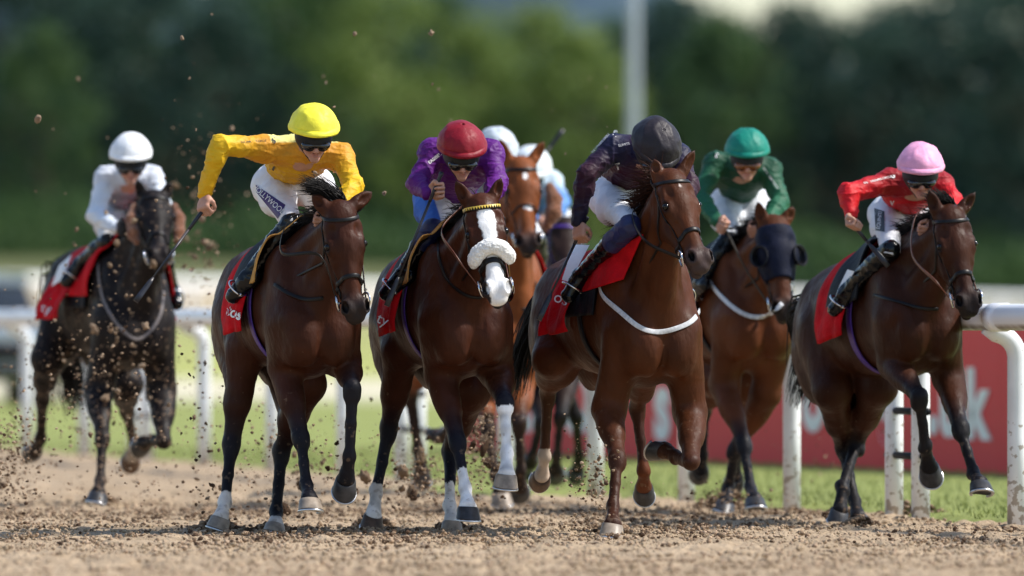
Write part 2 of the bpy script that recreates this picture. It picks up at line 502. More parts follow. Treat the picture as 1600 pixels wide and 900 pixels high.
class OnCloth:
    """lays print on a draped cloth: camera rays meet the cloth, or the horse where the cloth is missed"""
    def __init__(s, h): s.h = h
    def pix(s, pts, D0, off=0.0):
        out = s.h.F.pix(pts, D0, .05); o = Vector((0, 0, CAMH))
        for i, (a, b) in enumerate(pts):
            d = Vector(px2w(a, b, D0))-o; d.normalize()
            hit = s.h.cloth_bvh.ray_cast(o+d*(D0-3), d, 6)
            if hit[0] is not None: out[i] = np.array(hit[0]-d*.012)
            else:
                hit = s.h.cloth_bvh.find_nearest(Vector(out[i]))
                if hit[0] is not None and hit[3] < .25: out[i] = np.array(hit[0]-d*.012)
        return out
def project_text(txt, pxc, pyc, hpx, ang, field, D0, mat, name, parent, off=.005, shear=0, xs=1.0, extrude=0, bold=0.0):
    """lettering lying on a surface: height in photo pixels, centred at (pxc, pyc)"""
    cu = bpy.data.curves.new(name, 'FONT'); cu.body = txt; cu.align_x = 'CENTER'; cu.align_y = 'CENTER'; cu.size = 1.0; cu.shear = shear; cu.offset = bold
    tmp = bpy.data.objects.new(name, cu); COL.objects.link(tmp)
    dg = bpy.context.evaluated_depsgraph_get()
    me = bpy.data.meshes.new_from_object(tmp.evaluated_get(dg))
    bpy.data.objects.remove(tmp)
    bpy.data.curves.remove(cu)
    n = len(me.vertices); co = np.empty(n*3, np.float32); me.vertices.foreach_get('co', co); co = co.reshape(-1, 3).astype(float)
    s = hpx/.72
    x = co[:, 0]*s*xs; y = co[:, 1]*s; c, sn = math.cos(ang), math.sin(ang)
    pts = np.stack([pxc+x*c-y*sn, pyc-(x*sn+y*c)], 1)
    P = field.pix(pts, D0, off)
    me.vertices.foreach_set('co', P.astype(np.float32).ravel()); me.update()
    me.materials.clear(); me.materials.append(mat)
    o = bpy.data.objects.new(name, me); COL.objects.link(o); o.parent = parent
    return o
def patch_px(poly, field, D0, off, mat, name, parent, n=10):
    """quad patch given by 4 photo pixel corners, laid on the surface"""
    p = np.array(poly, float)
    pts = []
    for i in range(n+1):
        for j in range(n+1):
            u, v = i/n, j/n
            pts.append((1-u)*(1-v)*p[0]+u*(1-v)*p[1]+u*v*p[2]+(1-u)*v*p[3])
    P = field.pix(pts, D0, off)
    fs = [(i*(n+1)+j, (i+1)*(n+1)+j, (i+1)*(n+1)+j+1, i*(n+1)+j+1) for i in range(n) for j in range(n)]
    mb = MB(); mb.add(P, fs)
    return mb.build(name, mat, parent)

# ------------------------------------------------------------------ the horse
class Horse:
    def __init__(s, cx, D, theta, dz=0.0, pitch=0.0, coat=(.10, .032, .014), leg=(.014, .012, .013), res=.009, seed=1, width=.93, mat=None, dark=(.02, .015, .014)):
        s.th = math.radians(theta); s.sn, s.cs = math.sin(s.th), math.cos(s.th)
        s.h = V(s.sn, -s.cs, 0); s.l = V(s.cs, s.sn, 0); s.u = V(0, 0, 1)
        s.O = V((cx-800)/FPX*D, D, 0) - .30*s.h
        s.dz = dz; s.pitch = pitch; s.coat = coat; s.leg = leg; s.res = res; s.seed = seed; s.w = width; s.D = D
        s.rnd = random.Random(seed); s.mat = mat or M_COAT; s.dark = dark
        s.F = Field(); s.hoofs = []; s.socks = []
    def W(s, f, l, z):
        z2 = z+s.dz+s.pitch*f
        return s.O+s.h*f+s.l*l*s.w+s.u*z2
    def P(s, px, py, fwd):
        c = (px-800)/FPX
        D = (fwd+s.O[0]*s.sn-s.O[1]*s.cs)/(c*s.sn-s.cs)
        return px2w(px, py, D)
    def fwd(s, p): return float((p-s.O)@s.h)
    def chain(s, p0, px, py, L, sign):
        """next joint seen at (px,py), bone length L, sign=+1 nearer the camera"""
        f0 = s.fwd(p0)
        q = s.P(px, py, f0); dist = np.linalg.norm(q-p0)
        if dist >= L: return q
        df = math.sqrt(L*L-dist*dist)*sign
        for it in range(4):
            q = s.P(px, py, f0+df); d2 = np.linalg.norm(q-p0)
            df *= (L/d2)**.5
        return q
    def trunk(s):
        F = s.F; W = s.W; R = np.array([s.h+s.u*s.pitch, s.l, s.u]); R = np.array([nrm(r) for r in R])
        F.el(W(-.40, 0, 1.23), (.70, .285*s.w, .345), R, .05)
        F.el(W(.05, 0, 1.22), (.40, .225*s.w, .38), R, .06)
        F.el(W(-.85, 0, 1.30), (.38, .22*s.w, .27), R, .07)
        for sg in (-1, 1):
            F.el(W(-.93, .125*sg, 1.17), (.25, .140*s.w, .34), R, .06)
            F.el(W(-1.08, .11*sg, 1.12), (.16, .11, .30), R, .07)
            F.el(W(.13, .165*sg, 1.20), (.19, .085, .33), R, .05)
            F.el(W(.29, .135*sg, 1.06), (.16, .090, .20), R, .06)
            F.el(W(.36, .080*sg, 1.01), (.11, .085, .15), R, .045)
            F.rc(W(.06, .17*sg, 1.42), W(.34, .15*sg, 1.13), .05, .07, .05)
        F.el(W(.10, 0, .93), (.22, .13, .12), R, .06)
        F.el(W(-.06, 0, 1.48), (.34, .075, .13), R, .08)
        F.el(W(-.78, 0, 1.43), (.34, .12, .12), R, .08)
        F.el(W(-1.17, 0, 1.38), (.10, .09, .12), R, .06)
    def head(s, poll, nose, fpoll, fn_sign=1, yaw=10, L=.60, ears=None, roll=0, muzz=None, jawopen=0.0, ear_back=0.0, neckdrop=0):
        F = s.F
        P0 = s.P(poll[0], poll[1], fpoll)
        N1 = s.chain(P0, nose[0], nose[1], L, fn_sign)
        a = nrm(N1-P0); L = np.linalg.norm(N1-P0); hs = L/.60
        y = math.radians(yaw); v = V(math.sin(y), -math.cos(y), 0)
        n = nrm(v-a*(v@a)); sd = nrm(np.cross(n, a))
        s.ha, s.hs, s.hn, s.hP, s.hk = a, sd, n, P0, hs
        R = np.array([a, sd, n])
        def H(x, t, z): return P0+hs*(a*x+sd*t+n*z)
        s.H = H
        c = s.coat; mz = muzz if muzz is not None else s.dark; s.mz = mz; cm = tuple(.5*(x+y_) for x, y_ in zip(c, mz))
        e = lambda p, r, k=.025, ca=c, sub=False: F.el(H(*p), tuple(x*hs for x in r), R, k, ca, sub)
        e((.05, 0, -.075), (.10, .085, .085), .04)
        e((.16, 0, -.065), (.14, .094, .070), .03)
        F.rc(H(.17, 0, -.062), H(.46, 0, -.060), .064*hs, .042*hs, .03, ca=c, cb=c)
        F.rc(H(.10, .055, -.06), H(.33, .040, -.075), .045*hs, .036*hs, .03)
        F.rc(H(.10, -.055, -.06), H(.33, -.040, -.075), .045*hs, .036*hs, .03)
        for g in (-1, 1):
            e((.195, .078*g, -.050), (.050, .030, .034), .02)                     # orbit
            e((.21, .055*g, -.150), (.125, .034, .100), .03)                     # cheek
            F.rc(H(.255, .074*g, -.078), H(.40, .050*g, -.082), .017*hs, .010*hs, .010)   # facial crest
            e((.515, .041*g, -.040), (.046, .029, .035), .018, cm)
            F.rc(H(.49, .058*g, -.03), H(.535, .064*g, -.052), .015*hs, .014*hs, .015, ca=mz, cb=mz)   # nostril wing
            F.rc(H(.28, .035*g, -.175), H(.50, .022*g, -.120), .035*hs, .025*hs, .03, ca=c, cb=cm)
        e((.40, 0, -.095), (.16, .048, .055), .03)
        e((.50, 0, -.070), (.075, .060, .056), .03, cm)
        e((.565, 0, -.072), (.034, .050, .038), .02, mz)
        e((.555, 0, -.122-jawopen*.3), (.038, .034, .028), .014, mz)
        e((.520, 0, -.128-jawopen*.3), (.05, .030, .028), .02, mz)
        for g in (-1, 1):
            F.el(H(.516, .056*g, -.026), (.028*hs, .016*hs, .022*hs), np.array([nrm(a+sd*.35*g), nrm(sd-n*.2*g), n]), .008, None, True)
            F.el(H(.195, .100*g, -.040), (.020*hs, .010*hs, .014*hs), R, .012, None, True)
            F.el(H(.125, .072*g, -.012), (.030*hs, .018*hs, .014*hs), R, .025, None, True)
            F.el(H(.375, .066*g, -.045), (.075*hs, .016*hs, .026*hs), R, .03, None, True)
            F.el(H(.30, .075*g, -.115), (.09*hs, .014*hs, .022*hs), R, .03, None, True)
        F.el(H(.575, 0, -.098-jawopen*.15), (.05*hs, .06*hs, (.0035+jawopen*.1)*hs), R, .006, None, True)
        # ears
        s.ears = []
        if ears:
            for g, tip in zip((-1, 1), ears):
                B = H(-.005, .062*g, -.075)
                T = s.P(tip[0], tip[1], s.fwd(B)+.02-ear_back)
                d = nrm(T-B); Le = np.linalg.norm(T-B)
                face = nrm(n*.75+sd*g*.5); face = nrm(face-d*(face@d)); sd2 = np.cross(d, face)
                Re = np.array([d, sd2, face])
                F.el(B+d*Le*.42, (Le*.47, .036*hs, .021*hs), Re, .018, c)
                F.rc(B+d*Le*.5, T, .022*hs, .004, .012, face, .6, ca=c, cb=s.dark)
                F.rc(B-d*.02, B+d*Le*.25, .034*hs, .03*hs, .025, ca=c)
                F.el(B+d*Le*.55+face*.020*hs, (Le*.30, .019*hs, .017*hs), Re, .006, None, True)
        # neck
        b1 = s.W(.02, 0, 1.33); b2 = s.W(-.18, 0, 1.50); b3 = s.W(.26, 0, 1.16)
        m = H(.10, 0, -.16); th = H(.20, 0, -.21); cr = H(.0, 0, -.12)
        mid = (b1+m)/2+s.u*.015
        F.rc(b1, mid, .215, .150, .06, s.l, .68)
        F.rc(mid, m, .150, .100, .05, s.l, .70)
        F.rc(b3, th, .14, .070, .06, s.l, .80)
        F.rc(b2, cr, .085, .055, .05, s.l, .75)
        for g in (-1, 1):
            F.rc(s.W(.26, .10*g, 1.20), H(.12, .045*g, -.19), .055, .030, .035)
            F.rc(s.W(.05, .12*g, 1.40), H(.06, .05*g, -.15), .06, .035, .04)
        s.neck_base, s.neck_top = b2, cr
    def foreleg(s, g, elbow, knee, fet, hoof, f0=.10, sg=(1, -1, 1), sock=None, sock_h='pastern', hm=None, hoofrot=38, black=None, seglen=(.44, .30, .155), sc=1.0, toe=None):
        F = s.F; c = s.coat; bk = black if black is not None else s.leg
        E = s.P(elbow[0], elbow[1], f0)
        K = s.chain(E, knee[0], knee[1], seglen[0], sg[0])
        T = s.chain(K, fet[0], fet[1], seglen[1], sg[1])
        C = s.chain(T, hoof[0], hoof[1], seglen[2], sg[2])
        S = s.W(.24, .155*g, 1.10)
        cm = tuple(.6*x+.4*y for x, y in zip(c, bk))
        ks = bk; ps = bk
        if sock is not None: s.socks.append((K, T, C, {'pastern': .90, 'cannon': .62, 'knee': .10}[sock_h], sock))
        F.rc(S, E, .115, .088, .06)
        F.rc(E, E+(K-E)*.55, .088*sc, .060*sc, .04, ca=c, cb=c)
        F.rc(E+(K-E)*.45, K, .060*sc, .042*sc, .03, ca=c, cb=bk)
        d = nrm(K-E); side = s.l-d*(s.l@d); side = nrm(side)
        F.el(E+(K-E)*.28+side*g*.03, (.13, .052, .06), np.array([d, side, np.cross(d, side)]), .035, c)
        fr = nrm(np.cross(side, nrm(T-K)))       # forward of cannon
        if fr@s.h < 0: fr = -fr
        dk = nrm(T-K)
        F.el(K+dk*.01, (.062*sc, .049*sc, .047*sc), np.array([dk, side, np.cross(dk, side)]), .02, bk)
        F.el(K+dk*.045, (.035*sc, .043*sc, .036*sc), np.array([dk, side, np.cross(dk, side)]), .02, ks if sock_h == 'knee' else bk)
        A = K+dk*.05; Bp = T-dk*.03
        mid = A+(Bp-A)*.5
        kc = ks
        F.rc(A, mid, .031*sc, .027*sc, .02, ca=kc, cb=kc)
        F.rc(mid, Bp, .027*sc, .028*sc, .015, ca=kc, cb=ps if sock_h != 'pastern' else kc)
        F.rc(A-fr*.018, Bp-fr*.022, .021*sc, .020*sc, .012, ca=kc, cb=kc)
        F.el(T-fr*.008, (.040*sc, .038*sc, .042*sc), np.array([dk, side, np.cross(dk, side)]), .018, ps if sock is not None else bk)
        d2 = nrm(C-T)
        F.rc(T+d2*.02, C-d2*.03, .031*sc, .034*sc, .018, ca=ps, cb=ps)
        F.rc(C-d2*.045, C-d2*.012, .040*sc, .050*sc, .012, ca=ps, cb=ps)
        s.hoofs.append((C, d2, side, hoofrot, hm or M_HOOF, sc, toe))
        return E, K, T, C
    def hindleg(s, g, hock, fet, hoof, stifle=None, fs=-.62, sg=(-1, 1, 1), sock=None, hm=None, hoofrot=38, black=None, seglen=(.47, .36, .15), sc=1.0, sock_h='pastern', toe=None, hip=None):
        F = s.F; c = s.coat; bk = black if black is not None else s.leg
        St = s.W(fs, .17*g, 1.00) if stifle is None else s.P(stifle[0], stifle[1], fs)
        Hk = s.chain(St, hock[0], hock[1], seglen[0], sg[0])
        T = s.chain(Hk, fet[0], fet[1], seglen[1], sg[1])
        C = s.chain(T, hoof[0], hoof[1], seglen[2], sg[2])
        hp = s.W(-.88, .125*g, 1.20); bt = s.W(-1.10, .11*g, 1.12)
        ps = bk
        if sock is not None: s.socks.append((Hk, T, C, {'low': 1.2, 'pastern': .88, 'cannon': .62, 'knee': .10}[sock_h], sock))
        F.rc(hp, St, .155, .102, .07)
        F.rc(St, St+(Hk-St)*.55, .104*sc, .068*sc, .05, ca=c, cb=c)
        F.rc(St+(Hk-St)*.45, Hk, .068*sc, .043*sc, .04, ca=c, cb=bk)
        d = nrm(Hk-St)
        F.rc(bt, St+(Hk-St)*.62, .105, .046, .06, ca=c, cb=c)
        side = nrm(s.l-d*(s.l@d))
        dk = nrm(T-Hk); fr = nrm(np.cross(side, dk))
        if fr@s.h < 0: fr = -fr
        back = -fr
        F.rc(St+(Hk-St)*.55+back*.05, Hk+back*.045-dk*.02, .03*sc, .020*sc, .02, ca=c, cb=bk)   # achilles
        F.el(Hk+back*.042-dk*.015, (.04, .022, .028), np.array([dk, side, fr]), .018, bk)
        F.el(Hk+dk*.02, (.075*sc, .046*sc, .052*sc), np.array([dk, side, fr]), .025, bk)
        A = Hk+dk*.06; Bp = T-dk*.03; mid = (A+Bp)/2
        F.rc(A, mid, .035*sc, .029*sc, .02, ca=bk, cb=bk)
        F.rc(mid, Bp, .029*sc, .029*sc, .015, ca=bk, cb=ps if sock_h == 'cannon' else bk)
        F.rc(A+back*.018, Bp+back*.022, .022*sc, .020*sc, .012, ca=bk, cb=ps if sock_h == 'cannon' else bk)
        F.el(T+back*.008, (.042*sc, .039*sc, .043*sc), np.array([dk, side, fr]), .018, ps)
        d2 = nrm(C-T)
        F.rc(T+d2*.02, C-d2*.03, .032*sc, .034*sc, .018, ca=ps, cb=ps)
        F.rc(C-d2*.045, C-d2*.012, .038*sc, .047*sc, .012, ca=ps, cb=ps)
        s.hoofs.append((C, d2, side, hoofrot, hm or M_HOOF, sc*.95, toe))
        return St, Hk, T, C
    def finish(s, label, group='racehorses galloping towards the camera', marks=None):
        def post(v, C):
            C = C.copy()
            # body: darker stockings handled by primitives; head marks here
            q = (v-s.hP)/s.hk; A = q@s.ha; S = q@s.hs; Nn = q@s.hn
            on0 = (A > .3) & (A < .68) & (np.abs(S) < .13) & (Nn > -.2)
            on = (A > -.05) & (A < .64) & (np.abs(S) < .13) & (Nn > -.085)
            for (K, T, Cc, t0, sc_) in s.socks:
                ba = T-K; L2 = ba@ba; t = ((v-K)@ba)/L2; tc = np.clip(t, 0, 1)[:, None]
                d1 = np.linalg.norm(v-K-ba*tc, axis=1)
                b2 = (Cc-T)*1.15; t2 = np.clip(((v-T)@b2)/(b2@b2), 0, 1)[:, None]; d2 = np.linalg.norm(v-T-b2*t2, axis=1)
                nz = noise3(v*V(1, 1, .35), 45, s.seed)*.055
                m1 = (d1 < .062) & (t > t0+nz) & (t < 1.02); m2 = (d2 < .072) & (t > (min(t0, .9) if t0 < 1.1 else 1.16)+nz*.3)
                mm = (m1 | m2)
                dirt_ = 1-.35*np.clip(noise3(v, 22, s.seed+4)+.2, 0, 1)
                C[mm] = np.array(sc_)*dirt_[mm][:, None]
            C = only(C, sstep(A+noise3(v, 30, 5)*.01, .43, .53)*on0*.85, s.mz)
            for g in (-1, 1):
                e_ = ((A-.518)/.030)**2+((S-.056*g)/.021)**2+((Nn+.030)/.024)**2
                C = only(C, 1-sstep(e_, .55, 1.1), (.004, .003, .003))
                e_ = ((A-.197)/.040)**2+((S-.092*g)/.030)**2+((Nn+.045)/.026)**2
                C = only(C, (1-sstep(e_, .5, 1.3))*.8, tuple(x*.25 for x in s.coat))
            if marks:
                C = marks(C, A, S, Nn, on, v)
            return C
        def disp(v):
            trunk = sstep(v[:, 2], .75, .95)
            a_ = (1-np.abs(noise3(v*V(1.2, 1, .55), 8, s.seed+7)))**3
            b_ = (1-np.abs(noise3(v*V(1, 1, .6), 19, s.seed+8)))**6
            return (noise3(v, 9, s.seed)*.0028+noise3(v, 22, s.seed+5)*.0012+b_*.0016-a_*.0035*trunk)
        o = s.F.mesh('racehorse', s.res, s.mat, s.coat, post, disp)
        tag(o, label, 'horse', group)
        s.o = o
        # hooves
        for (C, d2, side, rot, hm, sc, toe) in s.hoofs:
            r = math.radians(rot)
            fr = nrm(np.cross(side, d2))
            if toe is not None:
                if fr@np.asarray(toe) < 0: fr = -fr
            elif (fr@s.h) < 0 and abs(d2@s.h) < .8: fr = -fr
            if abs(d2@s.h) >= .8 and toe is None:
                fr = nrm(np.cross(side, d2)); 
                if fr[2]*np.sign(d2@s.h) < 0: fr = -fr
            down = nrm(d2*math.cos(r)-fr*math.sin(r)); tv = nrm(fr*math.cos(r)+d2*math.sin(r))
            sd = np.cross(down, tv)
            mb = MB(); vs = []; fs = []; ns = 22
            levels = [(0.0, .052, .056, -.004), (.010, .057, .061, .001), (.045, .062, .068, .012), (.078, .067, .075, .024), (.082, .062, .070, .022), (.074, .045, .050, .015)]
            for z, rs, rt, sh in levels:
                for k in range(ns):
                    an = 2*math.pi*k/ns; x = math.cos(an); yv = math.sin(an)
                    xx = x*rt if x > 0 else max(x, -.80)*rt*.92
                    zz = z*(1-.28*(1-x)/2) if z > .02 else z+.004*x
                    vs.append((C+down*(zz-.012)*sc+tv*(xx+sh)*sc+sd*yv*rs*sc))
            for i in range(len(levels)-1):
                for k in range(ns):
                    fs.append((i*ns+k, i*ns+(k+1) % ns, (i+1)*ns+(k+1) % ns, (i+1)*ns+k))
            fs.append(tuple(range(ns))); fs.append(tuple((len(levels)-1)*ns+k for k in range(ns)))
            ho = mb.add(vs, fs).build('hoof', hm, o, sharp=50)
            sb = MB(); pth = []
            for k in range(20):
                an = math.radians(-135+270*k/19); x = math.cos(an); yv = math.sin(an)
                xx = x*.070 if x > 0 else max(x, -.8)*.066
                pth.append(C+down*((.088-.012)*(1-.26*(1-x)/2))*sc+tv*(xx+.023)*sc+sd*yv*.062*sc)
            sb.tube(pth, 1, flat=([down]*20, .016*sc, .010*sc)); sb.build('horseshoe', M_SHOE, ho)
        # eyes
        for g in (-1, 1):
            mb = MB(); c = s.H(.195, .094*g, -.042); R = np.array([s.ha, s.hn, s.hs])
            mb.lathe([(.019*math.sin(t)+.0002, .019*math.cos(t)) for t in np.linspace(0, math.pi, 10)], c, R, 14)
            mb.build('eye', M_EYE, o)
        return o
    # --- tack
    def hloop(s, a, angs, off=.004, nax=-.09, tilt=0.0, r=.22):
        """points round the head at length a; angle 0 = face front, 90 = horse's left"""
        ctr = []; P = []; d = []
        for an in angs:
            t = math.radians(an)
            dd = s.hn*math.cos(t)+s.hs*math.sin(t)
            c = s.H(a+tilt*(1-math.cos(t))/2, 0, nax)
            P.append(c+dd*r); d.append(-dd)
        return s.F.march(np.array(P), np.array(d), off, 30, r*.95)
    def bridle(s, mat=M_LEA, noseband=.36, brow=True, brow_mat=None, cheeks=True, rings=True, nb_w=.024, nb_mat=None, throat=True, sides=(-1, 1)):
        o = s.o; mb = MB(); F = s.F
        def lay(mb_, pts, w, t=.006, closed=False, mi=0):
            n = F.grad(pts, .008); mb_.tube(pts, 1, flat=(n, w, t), closed=closed, mi=mi)
        if cheeks:
            for g in sides:
                pts = [(-.005, .075*g, -.10), (.06, .12*g, -.085), (.15, .13*g, -.088), (.26, .13*g, -.095), (.36, .11*g, -.10), (.455, .09*g, -.105)]
                W_ = resample([s.H(*p) for p in pts], 5)
                q = F.march(W_, np.tile(-s.hs*g, (len(W_), 1)), .004, 30, .14)
                lay(mb, q, .017)
        if throat: 
            q = s.hloop(.05, np.linspace(60, 300, 30), nax=-.13, tilt=.22); lay(mb, q, .013)
        b = mb.build('bridle', mat, o) if mb.n else None
        if brow:
            m2 = MB(); q = s.hloop(.075, np.linspace(-100, 100, 28), nax=-.08, tilt=-.08); lay(m2, q, .020)
            m2.build('browband', brow_mat or mat, o)
            s.browpts = q
        if noseband:
            m3 = MB(); q = s.hloop(noseband, np.arange(0, 360, 12), nax=-.09, tilt=.05); lay(m3, q, nb_w, .008, True)
            m3.build('noseband', nb_mat or mat, o)
        s.ring = {}
        if rings:
            for g in (-1, 1):
                c = s.H(.475, .074*g, -.105); m4 = MB()
                e1, e2 = s.ha, nrm(s.hn*.95+s.hs*g*.3)
                pth = [c+e1*.042*math.cos(t)+e2*.042*math.sin(t) for t in np.linspace(0, 2*math.pi, 20, endpoint=False)]
                m4.tube(pth, .0062, 6, closed=True)
                m4.tube([c-s.hs*g*.02, c+s.hs*g*.004], .006, 6)
                m4.build('bit_ring', M_METAL, o); s.ring[g] = c
    def reins(s, hands, mat=M_LEA, r=.0065, sag=.05):
        for g, hnd in hands.items():
            a = s.ring[g]; ctrl = hnd
            if isinstance(hnd, list): pts = resample([a]+hnd, 8)
            else:
                m = (a+hnd)/2-s.u*sag+s.l*g*.03; pts = resample([a, m, hnd], 8)
            mb = MB(); n = np.tile(s.l, (len(pts), 1)); mb.tube(pts, 1, flat=(n, .018, .005)); mb.build('rein', mat, s.o)
    def wrap(s, f0, f1, amax, off, mat, name, flare=.0, nf=26, na=46, thick=.006, amin=None, hem=0.0, seed=3, amp=.006, z0=1.22, slope=0.0):
        """sheet draped over the back between stations f0..f1 to angle amax each side"""
        amin = -amax if amin is None else amin
        fs_ = np.linspace(f0, f1, nf); P = []; d = []; tt = []
        for i, f in enumerate(fs_):
            for j in range(na):
                t = j/(na-1); ang = amin+(amax-amin)*t
                fo = f+slope*abs(math.sin(ang))
                dd = s.l*math.sin(ang)+s.u*math.cos(ang)
                P.append(s.W(fo, 0, z0)+dd*.7); d.append(-dd); tt.append((f, ang))
        P = s.F.march(np.array(P), np.array(d), off, 36, .62)
        tt = np.array(tt); d = np.array(d)
        wv = noise3(np.stack([tt[:, 0]*7, tt[:, 1]*1.2, tt[:, 0]*0], 1), 1.6, seed)*amp*(np.abs(tt[:, 1])*1.3)
        fl = flare*np.clip((np.abs(tt[:, 1])-.9)/.9, 0, 1)**2
        P = P-d*(np.abs(wv)+fl)[:, None]
        mb = MB(); fs = [(i*na+j, i*na+j+1, (i+1)*na+j+1, (i+1)*na+j) for i in range(nf-1) for j in range(na-1)]
        mb.add(P, fs); o = mb.build(name, mat, s.o)
        if name == 'saddle_cloth': s.cloth_bvh = BVHTree.FromPolygons([tuple(p) for p in P], fs)
        so = o.modifiers.new('thickness', 'SOLIDIFY'); so.thickness = thick; so.offset = 1
        return o, P
    def girth(s, f, mat, w=.07, name='girth', a0=60, a1=300, off=.008, slope=0.0):
        P = []; d = []
        for an in np.linspace(a0, a1, 50):
            t = math.radians(an); dd = s.l*math.sin(t)+s.u*math.cos(t)
            P.append(s.W(f+slope*abs(math.cos(t)), 0, 1.2)+dd*.7); d.append(-dd)
        P = s.F.march(np.array(P), np.array(d), off, 36, .6)
        mb = MB(); mb.tube(P, 1, flat=(-np.array(d), w, .008)); return mb.build(name, mat, s.o)
    def pxstrap(s, px, mat, name, w=.025, off=.006, seg=6, t=.006, radius=None, D0=None):
        p = resample(np.array([(a, b, 0) for a, b in px]), seg)[:, :2]
        q = s.F.pix(p, D0 or s.D, off)
        # smooth depth
        for it in range(3): q[1:-1] = (q[:-2]+2*q[1:-1]+q[2:])/4
        mb = MB()
        if radius: mb.tube(q, radius, 6)
        else: mb.tube(q, 1, flat=(s.F.grad(q, .01), w, t))
        return mb.build(name, mat, s.o)
    def mane(s, n=240, L=.14, side=-1, r=.0042, mat=None, up=.2, fore=60, foreL=.12, foredir=None, droop=.9):
        mb = MB(); roots = []; dirs = []
        for t in np.linspace(.15, 1.0, 12):
            p = s.neck_base*(1-t)+s.neck_top*t
            q = s.F.march(np.array([p+s.u*.35-s.h*.1]), np.array([-s.u+s.h*.25]), .0, 30, .6)[0]
            roots.append(q); dirs.append(nrm(s.u*up*2-s.h*.5+s.l*side*.7))
        hair(mb, roots, dirs, L, n, s.rnd, .35, r, droop)
        mb.build('mane', mat or M_HAIR, s.o)
        if fore:
            mb = MB(); p0 = s.H(-.05, -.02, -.09); p1 = s.H(-.05, .02, -.09)
            fd = foredir if foredir is not None else (s.hn*.4+s.ha*.3)
            hair(mb, [p0-s.hs*.02, p1+s.hs*.02], [nrm(fd)]*2, foreL, fore, s.rnd, .11, r*.8, .9, wave=.20, seg=8)
            mb.build('forelock', mat or M_HAIR, s.o)
    def tail(s, pts, n=260, w=.05, mat=None, r=.005):
        """pts: list of world control points of the tail centre line"""
        mb = MB(); c = resample(np.array(pts), 5); m = len(c); rnd = s.rnd
        for i in range(n):
            o1 = np.array([rnd.gauss(0, 1) for _ in range(3)]); o2 = np.array([rnd.gauss(0, 1) for _ in range(3)])
            e = int(m*(.65+.35*rnd.random())); e = max(4, min(m, e))
            pth = []; rr = []
            for k in range(0, e, 2):
                t = k/(m-1); amp = w*(.25+.9*math.sin(math.pi*min(1, t*.9+.05))**.8+.3*t)
                pth.append(c[k]+(o1*(1-t)+o2*t)*amp*.5); rr.append(r*(1.1-t*.85))
            mb.tube(pth, rr, 3, cap=False)
        mb.tube(c[:max(4, m//2)], [.028*(1-k/(m/2)*.7) for k in range(max(4, m//2))], 8)
        return mb.build('tail', mat or M_HAIR, s.o)
# ------------------------------------------------------------------ riders
M_SKIN, _nt, _b = newmat('skin'); setp(_b, .5, .4); varycol(_nt, _b, None, .07, 30, attr=True); bump(_nt, _b, 120, .15, .003)
_b.inputs['Subsurface Weight'].default_value = .12; _b.inputs['Subsurface Radius'].default_value = (.01, .004, .002)
M_SILK = cloth_mat('racing_silk', .55, .22, .0, 26, .6)
M_BREECH = cloth_mat('breeches_cloth', .7, .2, .0, 30, .4)
M_BOOT = pm('boot_leather', (.003, .004, .006), .16, .32, coat=.0, amt=.3, scale=20, bmp=(30, .5, .008, 3))
M_BOOTN = pm('boot_top_navy', (.012, .020, .085), .5, .4, amt=.2, scale=20, bmp=(30, .5, .008))
M_GOG = pm('goggle_lens', (.008, .008, .010), .08, .8, amt=.1)
M_GOGO = pm('goggle_lens_amber', (.16, .045, .008), .08, .8, amt=.1)
M_BAND = pm('helmet_padding', (.010, .010, .012), .6, .3, amt=.2)
M_WHIP = pm('whip_dark', (.012, .013, .020), .4, .5, amt=.3, scale=30)
SK = (.47, .25, .175)

def hand(F, wr, kn, g, pn, col=SK, sc=1.0, curl=(62, 85, 60), thumb=True):
    """closed hand: wr wrist, kn knuckle direction, g axis of the thing held (little finger -> thumb), pn palm normal"""
    w = nrm(kn); g = nrm(g-w*(g@w)); pn = nrm(np.cross(w, g)) if pn is None else nrm(pn-w*(pn@w)-g*(pn@g))
    C = wr+w*.052*sc
    F.rc(wr-w*.01, wr+w*.03*sc, .026*sc, .027*sc, .015, pn, .72, ca=col)
    F.rc(C-g*.022*sc, C+g*.024*sc, .025*sc, .027*sc, .018, pn, .62, ca=col)
    F.rc(C+w*.028*sc-g*.028*sc, C+w*.032*sc+g*.030*sc, .015*sc, .016*sc, .014, ca=col)
    for i in range(4):
        gi = (.033-.0215*i)*sc; L = (1.0, 1.08, 1.0, .82)[i]*sc
        b = C+w*(.036-.003*abs(i-1))*sc+g*gi
        ang = 0; p = b; rr = .0100*sc
        for j, (le, cu) in enumerate(zip((.040, .026, .020), curl)):
            ang += math.radians(cu); dd = w*math.cos(ang)+pn*math.sin(ang)
            q = p+dd*le*L
            F.rc(p, q, rr*(1-.08*j), rr*(.92-.08*j), .004, ca=col, cb=tuple(c*(.95 if j < 2 else 1.08) for c in col)); p = q
    if thumb:
        t0 = C+g*.030*sc-w*.022*sc+pn*.006; t1 = t0+g*.020*sc+w*.026*sc+pn*.016*sc; t2 = t1+w*.018*sc+pn*.022*sc-g*.006*sc
        F.rc(t0, t1, .0145*sc, .0115*sc, .01, ca=col); F.rc(t1, t2, .0115*sc, .0095*sc, .004, ca=col)
    return C+pn*.030*sc+w*.022*sc       # centre of the grip

